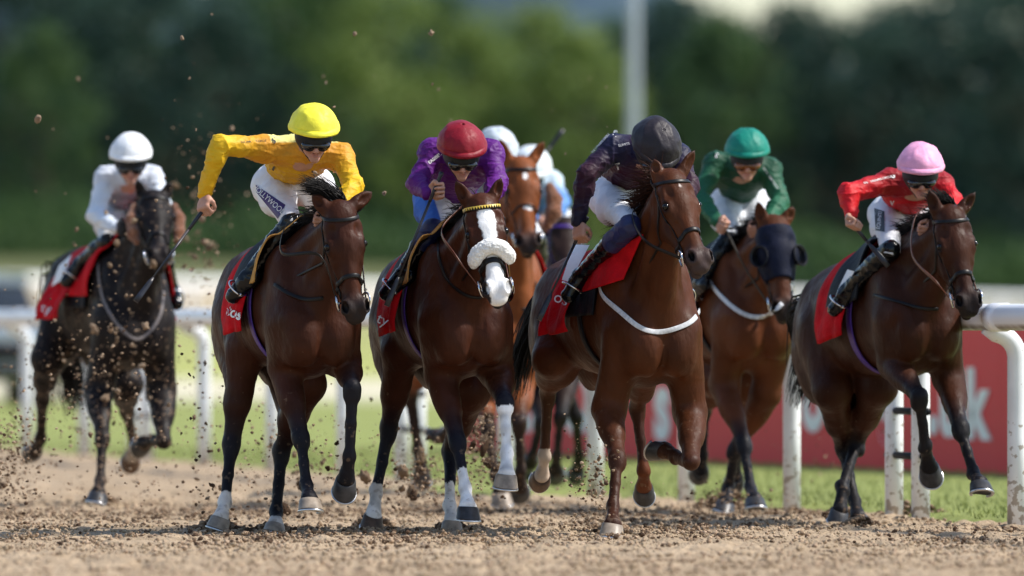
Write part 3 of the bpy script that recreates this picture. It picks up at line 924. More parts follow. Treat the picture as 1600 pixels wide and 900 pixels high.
def whip(butt, grip, tip, label, tw=.012, flap=True, group=None, handle_end=None):
    butt, grip, tip = map(lambda p: np.asarray(p, float), (butt, grip, tip))
    root = empty('riding_whip', tuple(grip))
    o = Vector(grip)
    ax = nrm(tip-butt)
    L = np.linalg.norm(tip-butt)
    pb = np.array(butt)
    def loc(p): return [q-grip for q in p]
    mb = MB(); hl = .17
    mb.tube(loc([butt, butt+ax*.012, butt+ax*.02, butt+ax*hl*.5, butt+ax*hl]), [.013, .014, .0105, .0105, .0095], 10); mb.build('handle', M_WHIP, root)
    mb = MB(); mb.tube(loc([butt-ax*.004, butt+ax*.006]), [.0125, .0135], 10); mb.build('cap', M_METAL if flap == 2 else M_WHIP, root)
    mb = MB(); mb.tube(loc([butt+ax*hl, butt+ax*(L-.16)]), [.0085, .0060], 8); mb.build('shaft', M_WHIP, root)
    side = nrm(np.cross(ax, V(0, 1, 0)))
    pts = [butt+ax*(L-.17), butt+ax*(L-.14), butt+ax*(L-.05), butt+ax*L]
    mb = MB(); mb.tube(loc(pts), 1, flat=(np.tile(V(0, -1, 0), (4, 1)), [.012, .026, .032, .030], .012)); mb.build('flap', M_WHIP, root)
    tag(root, label, 'whip', group or 'whips held by the jockeys')
    return root

class Rider:
    def __init__(s, H, J, pitch=25, yaw=5, helmet=(.8, .7, .02), jersey=(.5, .3, .02), breech=(.75, .75, .76), res=.0055, seed=1, glove=None, sleeves=None, shoulder=None, cuff=None, lens=None, roll=0, hs=1.0, boot_top=None, face=True, tsc=1.0):
        """J: name -> (px, py, fwd)"""
        s.H = H; s.res = res; s.seed = seed
        s.j = {k: (H.W(*v[1:]) if v[0] == 'L' else H.P(*v)) for k, v in J.items()}; j = s.j
        for k, o_ in (('kr', .045), ('ar', .060), ('tr', .060)):
            if J[k][0] != 'L':
                q = H.F.pix([J[k][:2]], H.D, o_)[0]
                if H.F.ev(q[None])[0] < o_+.03 and H.fwd(q) > J[k][2]: j[k] = q
        s.B = Field(); s.Jy = Field(); s.Br = Field(); s.Bo = [Field(), Field()]
        s.jc, s.bc, s.hc = jersey, breech, helmet
        y = math.radians(yaw); p = math.radians(pitch)
        f0 = V(math.sin(y), -math.cos(y), 0); u = V(0, 0, 1)
        s.f = f0*math.cos(p)-u*math.sin(p); s.uh = u*math.cos(p)+f0*math.sin(p)
        r_ = math.radians(roll); s.sd = nrm(np.cross(u, f0))
        s.uh = nrm(s.uh*math.cos(r_)+s.sd*math.sin(r_)); s.sd = nrm(np.cross(s.uh, s.f))*1.0
        if s.sd@V(1, 0, 0) < 0: s.sd = -s.sd
        Rh = np.array([s.sd, s.f, s.uh])
        c = j['head']; s.c = c; s.hs_ = hs
        Hh = lambda a, b, d: c+(s.sd*a+s.f*b+s.uh*d)*hs
        s.Hh = Hh
        B = s.B; E = lambda p_, r, k=.015, ca=SK, sub=False: B.el(Hh(*p_), tuple(x*hs for x in r), Rh, k, ca, sub)
        # head
        E((0, 0, 0), (.076, .096, .098), .02)
        E((0, .040, -.055), (.062, .058, .070), .02)
        B.rc(Hh(-.045, .015, -.085), Hh(0, .085, -.118), .024*hs, .022*hs, .02)
        B.rc(Hh(.045, .015, -.085), Hh(0, .085, -.118), .024*hs, .022*hs, .02)
        E((0, .092, -.122), (.020, .018, .018), .012)
        E((0, .080, -.010), (.060, .022, .020), .02)
        B.rc(Hh(0, .100, -.022), Hh(0, .124, -.062), .010*hs, .0135*hs, .010, ca=SK, cb=(.50, .23, .17))
        for g in (-1, 1):
            E((.036*g, .075, -.060), (.026, .024, .026), .018, (.49, .235, .17))
            E((.013*g, .112, -.066), (.009, .010, .008), .006)
            E((.032*g, .090, -.032), (.016, .008, .010), .008, None, True)
            E((.080*g, .0, -.035), (.010, .020, .032), .008)
        E((0, .104, -.087), (.024, .010, .0055), .005, (.38, .12, .10))
        E((0, .102, -.098), (.020, .011, .007), .005, (.40, .13, .11))
        E((0, .112, -.0925), (.022, .012, .0015), .003, None, True)
        # skeleton
        Sr, Sl = j['sr'], j['sl']; M = (Sr+Sl)/2; Pv = j['pelvis']; sp = nrm(M-Pv); lat = nrm(Sl-Sr)
        neck0 = M+V(0, 0, .01); neck1 = Hh(0, -.03, -.08)
        B.rc(neck0, neck1, .060, .052, .03)
        B.rc(Sr, Sl, .05, .05, .04); B.rc(M, Pv, .10, .085, .05)
        hw = .10
        if 'hr' in j: Hr, Hl = j['hr'], j['hl']
        else: Hr, Hl = Pv-H.l*hw, Pv+H.l*hw
        nr_t = nrm(np.cross(lat, sp))
        Jy = s.Jy; shc = shoulder or jersey; slc = sleeves or jersey
        Jy.rc(Sr+nr_t*0, Sl, .074*tsc, .074*tsc, .05, ca=shc)
        RT = np.array([lat, sp, np.cross(lat, sp)])
        Jy.el(M-sp*.13, (.165*tsc, .21, .112*tsc), RT, .05, jersey)
        Jy.rc(M-sp*.12, Pv+sp*.07, .130*tsc, .118*tsc, .05, nr_t, .82, ca=jersey)
        Jy.rc(M, M+(neck1-M)*.46, .076, .060, .03, ca=shc)
        Jy.el(M+(neck1-M)*.30, (.088, .075, .062), None, .03, shc)
        for sd_, S, el_, wr in ((-1, Sr, j['er'], j['wr']), (1, Sl, j['el'], j['wl'])):
            mid = (S+el_)/2
            Jy.rc(S, el_, .064, .052, .035, ca=shc, cb=slc)
            Jy.rc(el_, wr, .053, .040, .02, ca=slc, cb=cuff or slc)
            Jy.el(el_+(wr-el_)*.25, (.052, .052, .052), None, .03, slc)
            B.rc(S, el_, .045, .040, .02); B.rc(el_, wr, .038, .027, .015, ca=SK)
        s.Br.rc(Hr, Hl, .105, .105, .05, ca=breech); s.Br.rc(Pv, Pv+sp*.10, .115, .112, .03, nr_t, .85, ca=breech)
        for S, Kn, An, To, Bo in ((Hr, j['kr'], j['ar'], j['tr'], s.Bo[0]), (Hl, j['kl'], j['al'], j['tl'], s.Bo[1])):
            B.rc(S, Kn, .08, .046, .03); B.rc(Kn, An, .044, .030, .02)
            s.Br.rc(S, Kn, .098, .0535, .04, ca=breech)
            s.Br.el(S*.7+Kn*.3-H.u*.02, (.10, .10, .09), None, .05, breech)
            Ks = Kn+(An-Kn)*.005; mb_ = Kn+(An-Kn)*.36
            Bo.rc(Ks, mb_, .0565, .055, .02); Bo.rc(mb_, An, .055, .036, .02)
            ft = nrm(To-An); 
            dn = nrm(-H.u-ft*(-H.u@ft)); hl = An+dn*.035-ft*.045
            Bo.rc(An, hl, .036, .031, .02); Bo.rc(An+dn*.01+ft*.02, To, .037, .026, .03)
            Bo.rc(hl+dn*.01, To+dn*.008, .030, .026, .02); Bo.rc(An+ft*.05, To+ft*.0, .036, .034, .03)
        s.Hr, s.Hl, s.Pv, s.M = Hr, Hl, Pv, M
    def hands(s, right=None, left=None, glove=None):
        """each: dict(kn=dir, g=axis, pn=palm normal)"""
        out = []
        for w, d in (('wr', right), ('wl', left)):
            if d is None: out.append(None); continue
            out.append(hand(s.B, s.j[w], V(*d['kn']), V(*d['g']), None if d.get('pn') is None else V(*d['pn']), glove or SK, d.get('sc', 1.05)))
        return out
    def finish(s, label, post=None, lens=None, band=True, seam=None, boot_top=None, shiny=True, cap_line=None, bpost=None, group='jockeys riding the racehorses', goggles=True):
        H = s.H
        o = s.B.mesh('person', s.res, M_SKIN, SK); tag(o, label, 'jockey', group); s.o = o
        def disp(v):
            r = 1-np.abs(noise3(v*V(.7, .7, 1.25), 17, s.seed)); r2 = 1-np.abs(noise3(v*V(.7, .7, 1.3), 38, s.seed+3))
            return r**5*.008+r2**4*.004-.003
        jo = s.Jy.mesh('racing_silks', s.res, M_SILK, s.jc, post, disp, o)
        bd = lambda v: (1-np.abs(noise3(v, 20, s.seed+9)))**4*.004-.001
        br = s.Br.mesh('breeches', s.res, M_BREECH, s.bc, bpost, bd, o)
        wd = lambda v: (1-np.abs(noise3(v*V(.5, .5, 1), 34, s.seed+19)))**3*.005-.001
        bts = [f_.mesh('boot', s.res, M_BOOT, (.01, .01, .01), None, wd, o) for f_ in s.Bo]
        if boot_top:
            for Kn, An, bt_ in ((s.j['kr'], s.j['ar'], bts[0]), (s.j['kl'], s.j['al'], bts[1])):
                f = Field(); f.rc(Kn+(An-Kn)*.005, Kn+(An-Kn)*.36, .061, .060, .02, ca=boot_top)
                f.mesh('boot_top', s.res, M_BOOTN, boot_top, None, wd, bt_)
        # helmet with silk cover
        R = np.array([s.sd, s.f, s.uh]); hs = s.hs_
        mb = MB(); nu, nv = 72, 34; vs = []
        for i in range(nv):
            t = i/(nv-1); th = math.radians(.5+t*88)
            for k in range(nu):
                a = 2*math.pi*k/nu; x = math.cos(a); y = math.sin(a)
                rr = math.sin(th); zz = math.cos(th)
                front = max(0, y)
                cre = 1+.010*(1-abs(math.cos(3*a+1)))**3*-2.2*math.sin(th)
                q = V(x*.121*rr*cre, y*.146*rr*cre+.004, zz*.134*cre+.018*front*t**3)
                if t > .86: q[:2] *= 1+.03*math.sin((t-.86)/.14*math.pi)
                if t > .9: q += V(0, .020*front**2*(t-.9)/.1, .006*front)
                vs.append(q)
        vs = np.array(vs); un = vs/np.linalg.norm(vs, axis=1, keepdims=True)
        vs = vs+un*((1-np.abs(noise3(vs+s.seed, 15, s.seed)))**4*.006+noise3(vs, 9, s.seed)*.004)[:, None]
        vs = s.Hh(0, -.005, .012)+(vs*hs)@R
        fs = [(i*nu+k, i*nu+(k+1) % nu, (i+1)*nu+(k+1) % nu, (i+1)*nu+k) for i in range(nv-1) for k in range(nu)]
        fs.append(tuple(range(nu)))
        mb.add(vs, [f[::-1] for f in fs])
        hm = mb.build('helmet', pm('cap_silk_%d' % s.seed, s.hc, .5, .25, amt=.08, scale=20, bmp=(26, .5, .010, 3)), o)
        so = hm.modifiers.new('thickness', 'SOLIDIFY'); so.thickness = .012; so.offset = -1 
        mb = MB(); mb.lathe([(.001, .006), (.010, .004), (.014, 0), (.012, -.004), (.001, -.004)], s.Hh(0, -.005, .142), R, 12)
        mb.build('button', hm.data.materials[0], hm)
        ring = lambda z, rx, ry, n=36, dy=.0: [s.Hh(rx*math.cos(2*math.pi*k/n), ry*math.sin(2*math.pi*k/n)+dy, z+.004*math.sin(2*math.pi*k/n)) for k in range(n)]
        mb = MB(); mb.tube([s.Hh(0, -.005, .012)+p_ for p_ in ((np.array([V(.1235*math.cos(a_), .152*math.sin(a_)+.006+.014*max(0, math.sin(a_))**2, .005+.022*max(0, math.sin(a_))) for a_ in np.linspace(0, 2*math.pi, 40, endpoint=False)])*hs)@R)], .0042, 6, closed=True); mb.build('rim', hm.data.materials[0], hm)
        if cap_line:
            mb = MB(); r = np.array(ring(.046, .1185, .146, dy=.002)); nn = r-s.Hh(0, 0, .046); mb.tube(r, 1, flat=(nn, .014, .004), closed=True); mb.build('cap_band', cap_line, hm)
        if band:
            f = Field(); c0 = s.Hh(0, 0, -.020)
            f.el(s.Hh(0, .004, -.020), (.102*hs, .128*hs, .088*hs), R, .01)
            f.el(s.Hh(0, .11, -.112), (.066*hs, .12*hs, .062*hs), R, .012, None, True)
            f.el(s.Hh(0, .02, -.14), (.2*hs, .2*hs, .055*hs), R, .01, None, True)
            f.rc(s.Hh(.078, .02, -.07), s.Hh(.02, .085, -.137), .006*hs, .005*hs, .004); f.rc(s.Hh(-.078, .02, -.07), s.Hh(-.02, .085, -.137), .006*hs, .005*hs, .004)
            f.mesh('skull_cap', .006, M_BAND, (.01, .01, .01), None, None, o)
        if goggles:
            f = Field()
            for g in (-1, 1):
                f.el(s.Hh(.036*g, .096, -.036), (.044*hs, .036*hs, .027*hs), R, .012)
            f.el(s.Hh(0, .108, -.030), (.03*hs, .026*hs, .018*hs), R, .012)
            go = f.mesh('goggles', .004, lens or M_GOG, (.01, .01, .01), None, None, o)
            for g in (-1, 1):
                mb = MB(); c_ = s.Hh(.036*g, .118, -.037)
                mb.tube([c_+(s.sd*.040*math.cos(t)+s.uh*.024*math.sin(t)-s.f*(.030*math.cos(t)**2))*hs for t in np.linspace(0, 2*math.pi, 22, endpoint=False)], .0045, 6, closed=True); mb.build('frame', M_BAND, go)
            mb = MB(); n = 30; r = []
            for k in range(n):
                a = math.radians(-200+220*k/(n-1)) ; 
                r.append(s.Hh(.082*math.cos(a), -.02+.105*math.sin(a)*-1 if False else .105*math.sin(a), -.022))
            r = [s.Hh(.086*math.cos(2*math.pi*k/n), .104*math.sin(2*math.pi*k/n), -.026) for k in range(n)]
            nn = np.array(r)-s.Hh(0, 0, -.026); mb.tube(r, 1, flat=(nn, .020, .004), closed=True); mb.build('strap', M_BAND, go)
        # stirrups
        for To, An in ((s.j['tr'], s.j['ar']), (s.j['tl'], s.j['al'])):
            ft = nrm(To-An); c = An+(To-An)*.62-H.u*.0; sd = nrm(np.cross(ft, H.u)); up = np.cross(sd, ft)
            mb = MB(); pth = []
            for k in range(22):
                a = math.radians(-50+280*k/21)
                pth.append(c+sd*.056*math.cos(a)+up*(.062*math.sin(a)))
            mb.tube(pth, .0055, 6); mb.tube([pth[0], pth[-1]], .009, 6)
            st = mb.build('stirrup', M_METAL, H.o)
        s.jo, s.br = jo, br
        return o
# ------------------------------------------------------------------ ground, rails, board, trees
RX = lambda D: 15.01-.192*D            # running rail line: x at distance D
def terr(x, D):
    g = np.interp(D, [0, 230, 300, 400, 500, 600, 1000, 1600, 3000], [0, 0, 1.25, 2.3, 3.6, 4.6, 8, 12, 20])
    return g*(.80-.25*np.tanh(x/8))

m, nt, b = newmat('sand'); setp(b, .95, .15)
varycol(nt, b, (.33, .245, .158), .2, 1.6, col2=(.44, .335, .225), detail=9); bump(nt, b, 38, .9, .03, 9); M_SAND = m
M_CLOD = pm('sand_clod', (.25, .175, .115), .95, .1, amt=.3, scale=40, bmp=(90, .8, .01))
M_CLODD = pm('damp_sand_clod', (.085, .052, .033), .95, .1, amt=.35, scale=40, bmp=(90, .8, .01))
M_CLODL = pm('dry_sand_clod', (.40, .29, .20), .95, .1, amt=.25, scale=40, bmp=(90, .8, .01))

# sand track: sheet with tilth, denser near the runners
Ds = np.concatenate([np.arange(20, 46, 1.0), np.arange(46, 78, .045), np.arange(78, 112, .25), np.arange(112, 240, 4.0)])
us = np.concatenate([np.arange(-60, -7, 2.0), np.arange(-7, 4.3, .026), np.arange(4.3, 14, 1.)])
X, Y = np.meshgrid(us, Ds)
# right border follows the rail
lim = RX(Y)+.10
X2 = np.where(X > lim, lim, X)
fx, fy = X2.ravel(), Y.ravel()
nA = noise2(fx, fy*.6, 1.1, 2); nB = noise2(fx, fy*.7, 5.5, 3); nC = noise2(fx, fy, 13, 4); nD = noise2(fx, fy, 27, 5)
zz = nA*.016+nB*.012+np.maximum(nC, 0)**1.5*.026+nD*.006
zz -= .012+np.maximum(0, .28-np.abs(noise2(fx, fy*.45, 2.6, 9)))*.11
near = (fy > 45) & (fy < 80)
zz = np.where(near, zz, zz*.6)
vv = np.stack([fx, fy, zz], 1)
ny_, nx_ = X.shape
I = np.arange(ny_*nx_).reshape(ny_, nx_)
Fq = np.stack([I[:-1, :-1], I[:-1, 1:], I[1:, 1:], I[1:, :-1]], -1).reshape(-1, 4)
# drop collapsed quads
wd_ = vv[Fq[:, 1], 0]-vv[Fq[:, 0], 0]; wd2 = vv[Fq[:, 2], 0]-vv[Fq[:, 3], 0]
Fq = Fq[(wd_ > 1e-4) | (wd2 > 1e-4)]
me = bpy.data.meshes.new('sand_track'); fill_mesh(me, vv, Fq); me.materials.append(M_SAND)
track = bpy.data.objects.new('sand_track', me); COL.objects.link(track); tag(track, kind='structure')

# ground sheet beyond the rail out to the horizon
m, nt, b = newmat('ground'); setp(b, .95, .1)
tc = N(nt, 'ShaderNodeTexCoord'); sx = N(nt, 'ShaderNodeSeparateXYZ'); nt.links.new(tc.outputs['Object'], sx.inputs[0])
no = N(nt, 'ShaderNodeTexNoise'); no.inputs['Scale'].default_value = .05; no.inputs['Detail'].default_value = 4; nt.links.new(tc.outputs['Object'], no.inputs['Vector'])
ad = N(nt, 'ShaderNodeMath', operation='MULTIPLY_ADD'); ad.inputs[1].default_value = 30; nt.links.new(no.outputs[0], ad.inputs[0]); nt.links.new(sx.outputs[1], ad.inputs[2])
dv = N(nt, 'ShaderNodeMath', operation='DIVIDE'); dv.inputs[1].default_value = 800; nt.links.new(ad.outputs[0], dv.inputs[0])
rp = N(nt, 'ShaderNodeValToRGB'); nt.links.new(dv.outputs[0], rp.inputs[0])
cr = rp.color_ramp; cr.elements[0].position = 0; cr.elements[0].color = (.21, .245, .075, 1); cr.elements[1].position = 1; cr.elements[1].color = (.10, .12, .05, 1)
for pos, c in ((170/800, (.25, .28, .09, 1)), (182/800, (.60, .55, .42, 1)), (225/800, (.56, .52, .38, 1)), (240/800, (.36, .38, .12, 1)), (300/800, (.30, .31, .12, 1)), (325/800, (.46, .38, .26, 1)), (425/800, (.42, .35, .23, 1)), (450/800, (.13, .14, .06, 1))):
    e = cr.elements.new(pos); e.color = c
n3 = N(nt, 'ShaderNodeTexNoise'); n3.inputs['Scale'].default_value = 3.5; n3.inputs['Detail'].default_value = 8; nt.links.new(tc.outputs['Object'], n3.inputs['Vector'])
mr = N(nt, 'ShaderNodeMapRange'); mr.inputs[1].default_value = .3; mr.inputs[2].default_value = .7; mr.inputs[3].default_value = .72; mr.inputs[4].default_value = 1.25; nt.links.new(n3.outputs[0], mr.inputs[0])
mu = N(nt, 'ShaderNodeVectorMath', operation='SCALE'); nt.links.new(rp.outputs[0], mu.inputs[0]); nt.links.new(mr.outputs[0], mu.inputs['Scale']); nt.links.new(mu.outputs[0], b.inputs['Base Color'])
bump(nt, b, 12, .5, .05)
xs_ = np.concatenate([[-3000, -1200, -500, -200, -100, -60], np.arange(-50, 51, 5.), [60, 100, 200, 500, 1200, 3000]])
ys_ = np.concatenate([[-200, 0, 30, 50], np.arange(56, 120, 4.), np.arange(120, 640, 15.), [700, 850, 1000, 1300, 1600, 2200, 3000, 5000, 8000]])
X, Y = np.meshgrid(xs_, ys_); Z = terr(X, Y)+.012
under = X < RX(Y)-.6
Z = np.where(under & (Y < 235), -.16, Z)
vv = np.stack([X.ravel(), Y.ravel(), Z.ravel()], 1); I = np.arange(X.size).reshape(X.shape)
Fq = np.stack([I[:-1, :-1], I[:-1, 1:], I[1:, 1:], I[1:, :-1]], -1).reshape(-1, 4)
me = bpy.data.meshes.new('ground'); fill_mesh(me, vv, Fq); me.materials.append(m)
ground = bpy.data.objects.new('ground', me); COL.objects.link(ground); tag(ground, kind='structure')
# grass verge right behind the running rail: a sheet butting on the sand
vs = []; 
Dv = np.arange(30, 245, 1.5)
for D in Dv:
    for k, w in enumerate((-.04, .16, 2, 6, 14, 30)): vs.append((RX(D)+w, D, (-.07, .022, .022, .022, .022, .018)[k]))
Fv = [(i*6+k, i*6+k+1, (i+1)*6+k+1, (i+1)*6+k) for i in range(len(Dv)-1) for k in range(5)]
verge = MB().add(vs, Fv).build('grass_verge', m); tag(verge, kind='structure')

rnd = random.Random(7)
# grass blades along the verge
M_GRASS = pm('grass_blades', (.20, .24, .07), .7, .15, amt=.35, scale=3, col2=(.32, .35, .12))
mb = MB()
for i in range(20000):
    D = 58+42*rnd.random()**1.3; x = RX(D)+.10+ (rnd.random()**1.2)*6.5
    h = .02+.035*rnd.random(); a = rnd.random()*3.14; w = .006; lx, ly = rnd.gauss(0, .02), rnd.gauss(0, .02)
    c, s_ = math.cos(a)*w, math.sin(a)*w
    mb.add([(x-c, D-s_, .015), (x+c, D+s_, .015), (x+lx, D+ly, .02+h)], [(0, 1, 2)])
tag(mb.build('verge_grass', M_GRASS, smooth=False), 'short sunlit grass growing beyond the running rail', 'grass', kind='stuff')

# running rail
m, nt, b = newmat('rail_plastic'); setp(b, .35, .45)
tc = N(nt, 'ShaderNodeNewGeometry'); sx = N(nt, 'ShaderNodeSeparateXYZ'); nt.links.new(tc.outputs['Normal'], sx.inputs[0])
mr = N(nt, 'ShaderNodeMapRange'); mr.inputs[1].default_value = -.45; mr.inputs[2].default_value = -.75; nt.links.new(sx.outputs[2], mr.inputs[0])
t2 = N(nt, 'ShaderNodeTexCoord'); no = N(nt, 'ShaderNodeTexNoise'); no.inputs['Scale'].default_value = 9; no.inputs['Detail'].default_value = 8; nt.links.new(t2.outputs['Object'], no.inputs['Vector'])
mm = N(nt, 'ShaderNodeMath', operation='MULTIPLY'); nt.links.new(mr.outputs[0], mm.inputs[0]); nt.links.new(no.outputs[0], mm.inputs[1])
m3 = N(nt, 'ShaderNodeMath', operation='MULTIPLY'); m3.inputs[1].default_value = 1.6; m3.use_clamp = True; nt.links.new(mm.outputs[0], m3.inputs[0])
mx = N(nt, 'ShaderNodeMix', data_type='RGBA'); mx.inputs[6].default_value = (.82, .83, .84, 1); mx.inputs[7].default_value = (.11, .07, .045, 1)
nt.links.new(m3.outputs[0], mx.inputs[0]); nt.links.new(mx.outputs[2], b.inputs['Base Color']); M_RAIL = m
m, nt, b = newmat('post_plastic'); setp(b, .38, .4); M_POST = m
mx = varycol(nt, b, (.80, .81, .83), .06, 6)
tc = N(nt, 'ShaderNodeTexCoord'); sx = N(nt, 'ShaderNodeSeparateXYZ'); nt.links.new(tc.outputs['Object'], sx.inputs[0])
h1_ = N(nt, 'ShaderNodeMapRange'); h1_.inputs[1].default_value = 0; h1_.inputs[2].default_value = .75; h1_.inputs[3].default_value = .50; h1_.inputs[4].default_value = .68; nt.links.new(sx.outputs[2], h1_.inputs[0])
no = N(nt, 'ShaderNodeTexNoise'); no.inputs['Scale'].default_value = 26; no.inputs['Detail'].default_value = 7; nt.links.new(tc.outputs['Object'], no.inputs['Vector'])
sb_ = N(nt, 'ShaderNodeMath', operation='SUBTRACT'); nt.links.new(no.outputs[0], sb_.inputs[0]); nt.links.new(h1_.outputs[0], sb_.inputs[1])
r2 = N(nt, 'ShaderNodeMapRange'); r2.inputs[1].default_value = 0; r2.inputs[2].default_value = .04; r2.inputs[4].default_value = .7; nt.links.new(sb_.outputs[0], r2.inputs[0])
m2 = N(nt, 'ShaderNodeMix', data_type='RGBA'); m2.inputs[7].default_value = (.24, .17, .11, 1); nt.links.new(r2.outputs[0], m2.inputs[0]); nt.links.new(mx.outputs[2], m2.inputs[6]); nt.links.new(m2.outputs[2], b.inputs['Base Color'])
RD = nrm(V(-.192, 1, 0)); RO = V(-RD[1], RD[0], 0)     # along the rail away from camera / towards the horses (left)
rail = empty('running_rail', (float(RX(64)), 64, 0)); base = V(RX(64), 64, 0)
tag(rail, 'white plastic running rail along the sand track behind the horses', 'rail')
pt = lambda D, off=0, z=0: V(RX(D), D, z)+RO*off
mb = MB(); ps = [pt(D, .17, 1.165)-base for D in np.arange(48, 128, 2.0)]
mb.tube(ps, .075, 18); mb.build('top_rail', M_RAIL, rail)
for D in np.arange(51, 128, 6.1):
    mb = MB(); mb.tube([pt(D-.12, .17, 1.165)-base, pt(D+.12, .17, 1.165)-base], .081, 18); mb.build('sleeve', M_POST, rail)
def post(D, r=.055):
    mb = MB(); p = [pt(D, 0, -.05)-base, pt(D, 0, .5)-base, pt(D, 0, .92)-base]
    for a in np.linspace(0, 80, 8):
        t = math.radians(a); p.append(pt(D, .14*(1-math.cos(t)), .94+.14*math.sin(t))-base)
    p.append(pt(D, .17, 1.12)-base)
    mb.tube(p, r, 14); return mb.build('post', M_POST, rail)
for D in (57.6, 60.5, 63.5, 69.3, 72.4, 75.3, 78.4, 84.7, 87.8, 91, 97.2, 100.5, 103.6, 106.8, 110): post(D)
for D in (66.2, 82.0, 94.2):
    a = post(D-.34); c = post(D+.34)
    for z in (.36, .62):
        mb = MB(); mb.tube([pt(D-.52, 0, z)-base-RO*.0, pt(D+.52, 0, z)-base], .022, 8); mb.build('bracket', M_BLACKC, rail)
# advertising board
m, nt, b = newmat('board_red'); setp(b, .55, .35); varycol(nt, b, (.66, .006, .020), .06, 30); M_BOARD = m
A_ = V(4.40, 80.5, 0); B_ = V(-.40, 98.3, 0); bd_ = nrm(B_-A_); bn = V(-bd_[1], bd_[0], 0)
if bn[1] > 0: bn = -bn
L_ = np.linalg.norm(B_-A_)
board = empty('advertising_board', tuple(A_)); tag(board, 'long low red advertising board with white lettering behind the rail', 'advertising board')
mb = MB(); R_ = np.array([bd_, bn, V(0, 0, 1)])
npan = 6
for i in range(npan):
    mb = MB(); mb.box(bd_*L_*(i+.5)/npan+V(0, 0, .57), (L_/npan-.006, .045, 1.10), R_); mb.build('panel', M_BOARD, board, smooth=False)
def boardtext(ch, px, ybase, capx, sy=1.0):
    c = (px-800)/FPX
    # x = A.x + t*bd.x = c*(A.y+t*bd.y)
    t = (c*A_[1]-A_[0])/(bd_[0]-c*bd_[1]); P = A_+bd_*t
    Dp = P[1]; z = CAMH+(HOR-ybase)/FPX*Dp; hgt = capx/FPX*Dp
    cu = bpy.data.curves.new('lettering', 'FONT'); cu.body = ch; cu.align_x = 'CENTER'; cu.size = hgt/.72; cu.extrude = .004; cu.offset = .03
    o = bpy.data.objects.new('lettering', cu); COL.objects.link(o)
    me = bpy.data.meshes.new_from_object(o.evaluated_get(bpy.context.evaluated_depsgraph_get()))
    bpy.data.objects.remove(o); bpy.data.curves.remove(cu); me.materials.clear(); me.materials.append(M_WHITE)
    o = bpy.data.objects.new('lettering', me); COL.objects.link(o); o.parent = board
    loc = P-A_+bn*.028; loc[2] = z
    Mx = Matrix(((-bd_[0], 0, bn[0], loc[0]), (-bd_[1], 0, bn[1], loc[1]), (0, 1, 0, loc[2]), (0, 0, 0, 1)))
    o.matrix_local = Mx @ Matrix.Diagonal((1.5*sy, 1, 1, 1))
for ch, px, yb, cp in (('t', 826, 668, 100), ('O', 907, 674, 104), ('s', 1040, 682, 112), ('o', 1276, 668, 100), ('e', 1340, 664, 100), ('g', 1396, 662, 100), ('.', 1464, 672, 110), ('u', 1490, 676, 106), ('k', 1531, 681, 106)):
    boardtext(ch, px, yb, cp)

# far rail on the rising ground
fr_ = empty('far_rail', (0, 340, 0)); tag(fr_, 'thick white rail far across the course in front of the trees', 'rail')
fp = lambda t: V(-16+36*t, 292+98*t, 0)
mb = MB(); pp = []
for t in np.linspace(-.15, 1.1, 30):
    p = fp(t); pp.append(p+V(0, 0, np.interp(t, [0, 1], [2.22, 1.80]))-V(0, 340, 0))
mb.tube(pp, .13, 10); mb.build('top_rail', M_POST, fr_)
for t in np.linspace(-.1, 1.05, 24):
    p = fp(t); z1 = np.interp(t, [0, 1], [2.22, 1.80]); z0 = terr(p[0], p[1])
    mb = MB(); mb.tube([p+V(0, 0, z0-.1)-V(0, 340, 0), p+V(0, 0, z1)-V(0, 340, 0)], .10, 8); mb.build('post', M_POST, fr_)

# trees
def crown_mesh(seed, w, h, z0, nclump, nleaf, mat, leaf=.34, open_=.0):
    r = random.Random(seed); rs = np.random.RandomState(seed)
    V_ = []; F_ = []
    cl = []
    for i in range(nclump):
        a = r.random()*6.283; t = r.random()**.8; z = z0+h*t
        prof = math.sin(math.pi*min(1, (t*.88+.12)))**.6
        rad = w*.5*prof*(.45+.6*r.random()); s = w*(.10+.10*r.random())
        cl.append((rad*math.cos(a), rad*math.sin(a), z, s))
    n = nclump*nleaf
    C = np.repeat(np.array(cl), nleaf, 0)
    d = rs.normal(size=(n, 3)); d /= np.linalg.norm(d, axis=1, keepdims=True)
    P = C[:, :3]+d*(C[:, 3:4]*(rs.rand(n, 1)**.35))*np.array([1.15, 1.15, .8])
    e1 = rs.normal(size=(n, 3)); e1 /= np.linalg.norm(e1, axis=1, keepdims=True)
    e2 = np.cross(e1, d+rs.normal(size=(n, 3))*.6); e2 /= np.linalg.norm(e2, axis=1, keepdims=True)
    sz = leaf*(.6+.8*rs.rand(n, 1))
    vs = np.stack([P-e1*sz*.5, P+e2*sz*.32, P+e1*sz*.5, P-e2*sz*.32], 1).reshape(-1, 3)
    fs = np.arange(n*4).reshape(-1, 4)
    me = bpy.data.meshes.new('crown'); fill_mesh(me, vs, fs); me.polygons.foreach_set('use_smooth', np.zeros(n, bool)); me.materials.append(mat)
    return me
def leafmat(name, col, col2):
    m, nt, b = newmat(name); setp(b, .6, .25)
    varycol(nt, b, col, .2, .45, col2=col2, detail=4)
    tr = N(nt, 'ShaderNodeBsdfTranslucent'); mx = N(nt, 'ShaderNodeMixShader'); mx.inputs[0].default_value = .3
    out = [n for n in nt.nodes if n.type == 'OUTPUT_MATERIAL'][0]
    src = b.inputs['Base Color'].links[0].from_socket; nt.links.new(src, tr.inputs[0])
    nt.links.new(b.outputs[0], mx.inputs[1]); nt.links.new(tr.outputs[0], mx.inputs[2]); nt.links.new(mx.outputs[0], out.inputs[0])
    return m
M_LD = leafmat('leaves_dark', (.020, .048, .040), (.042, .088, .056))
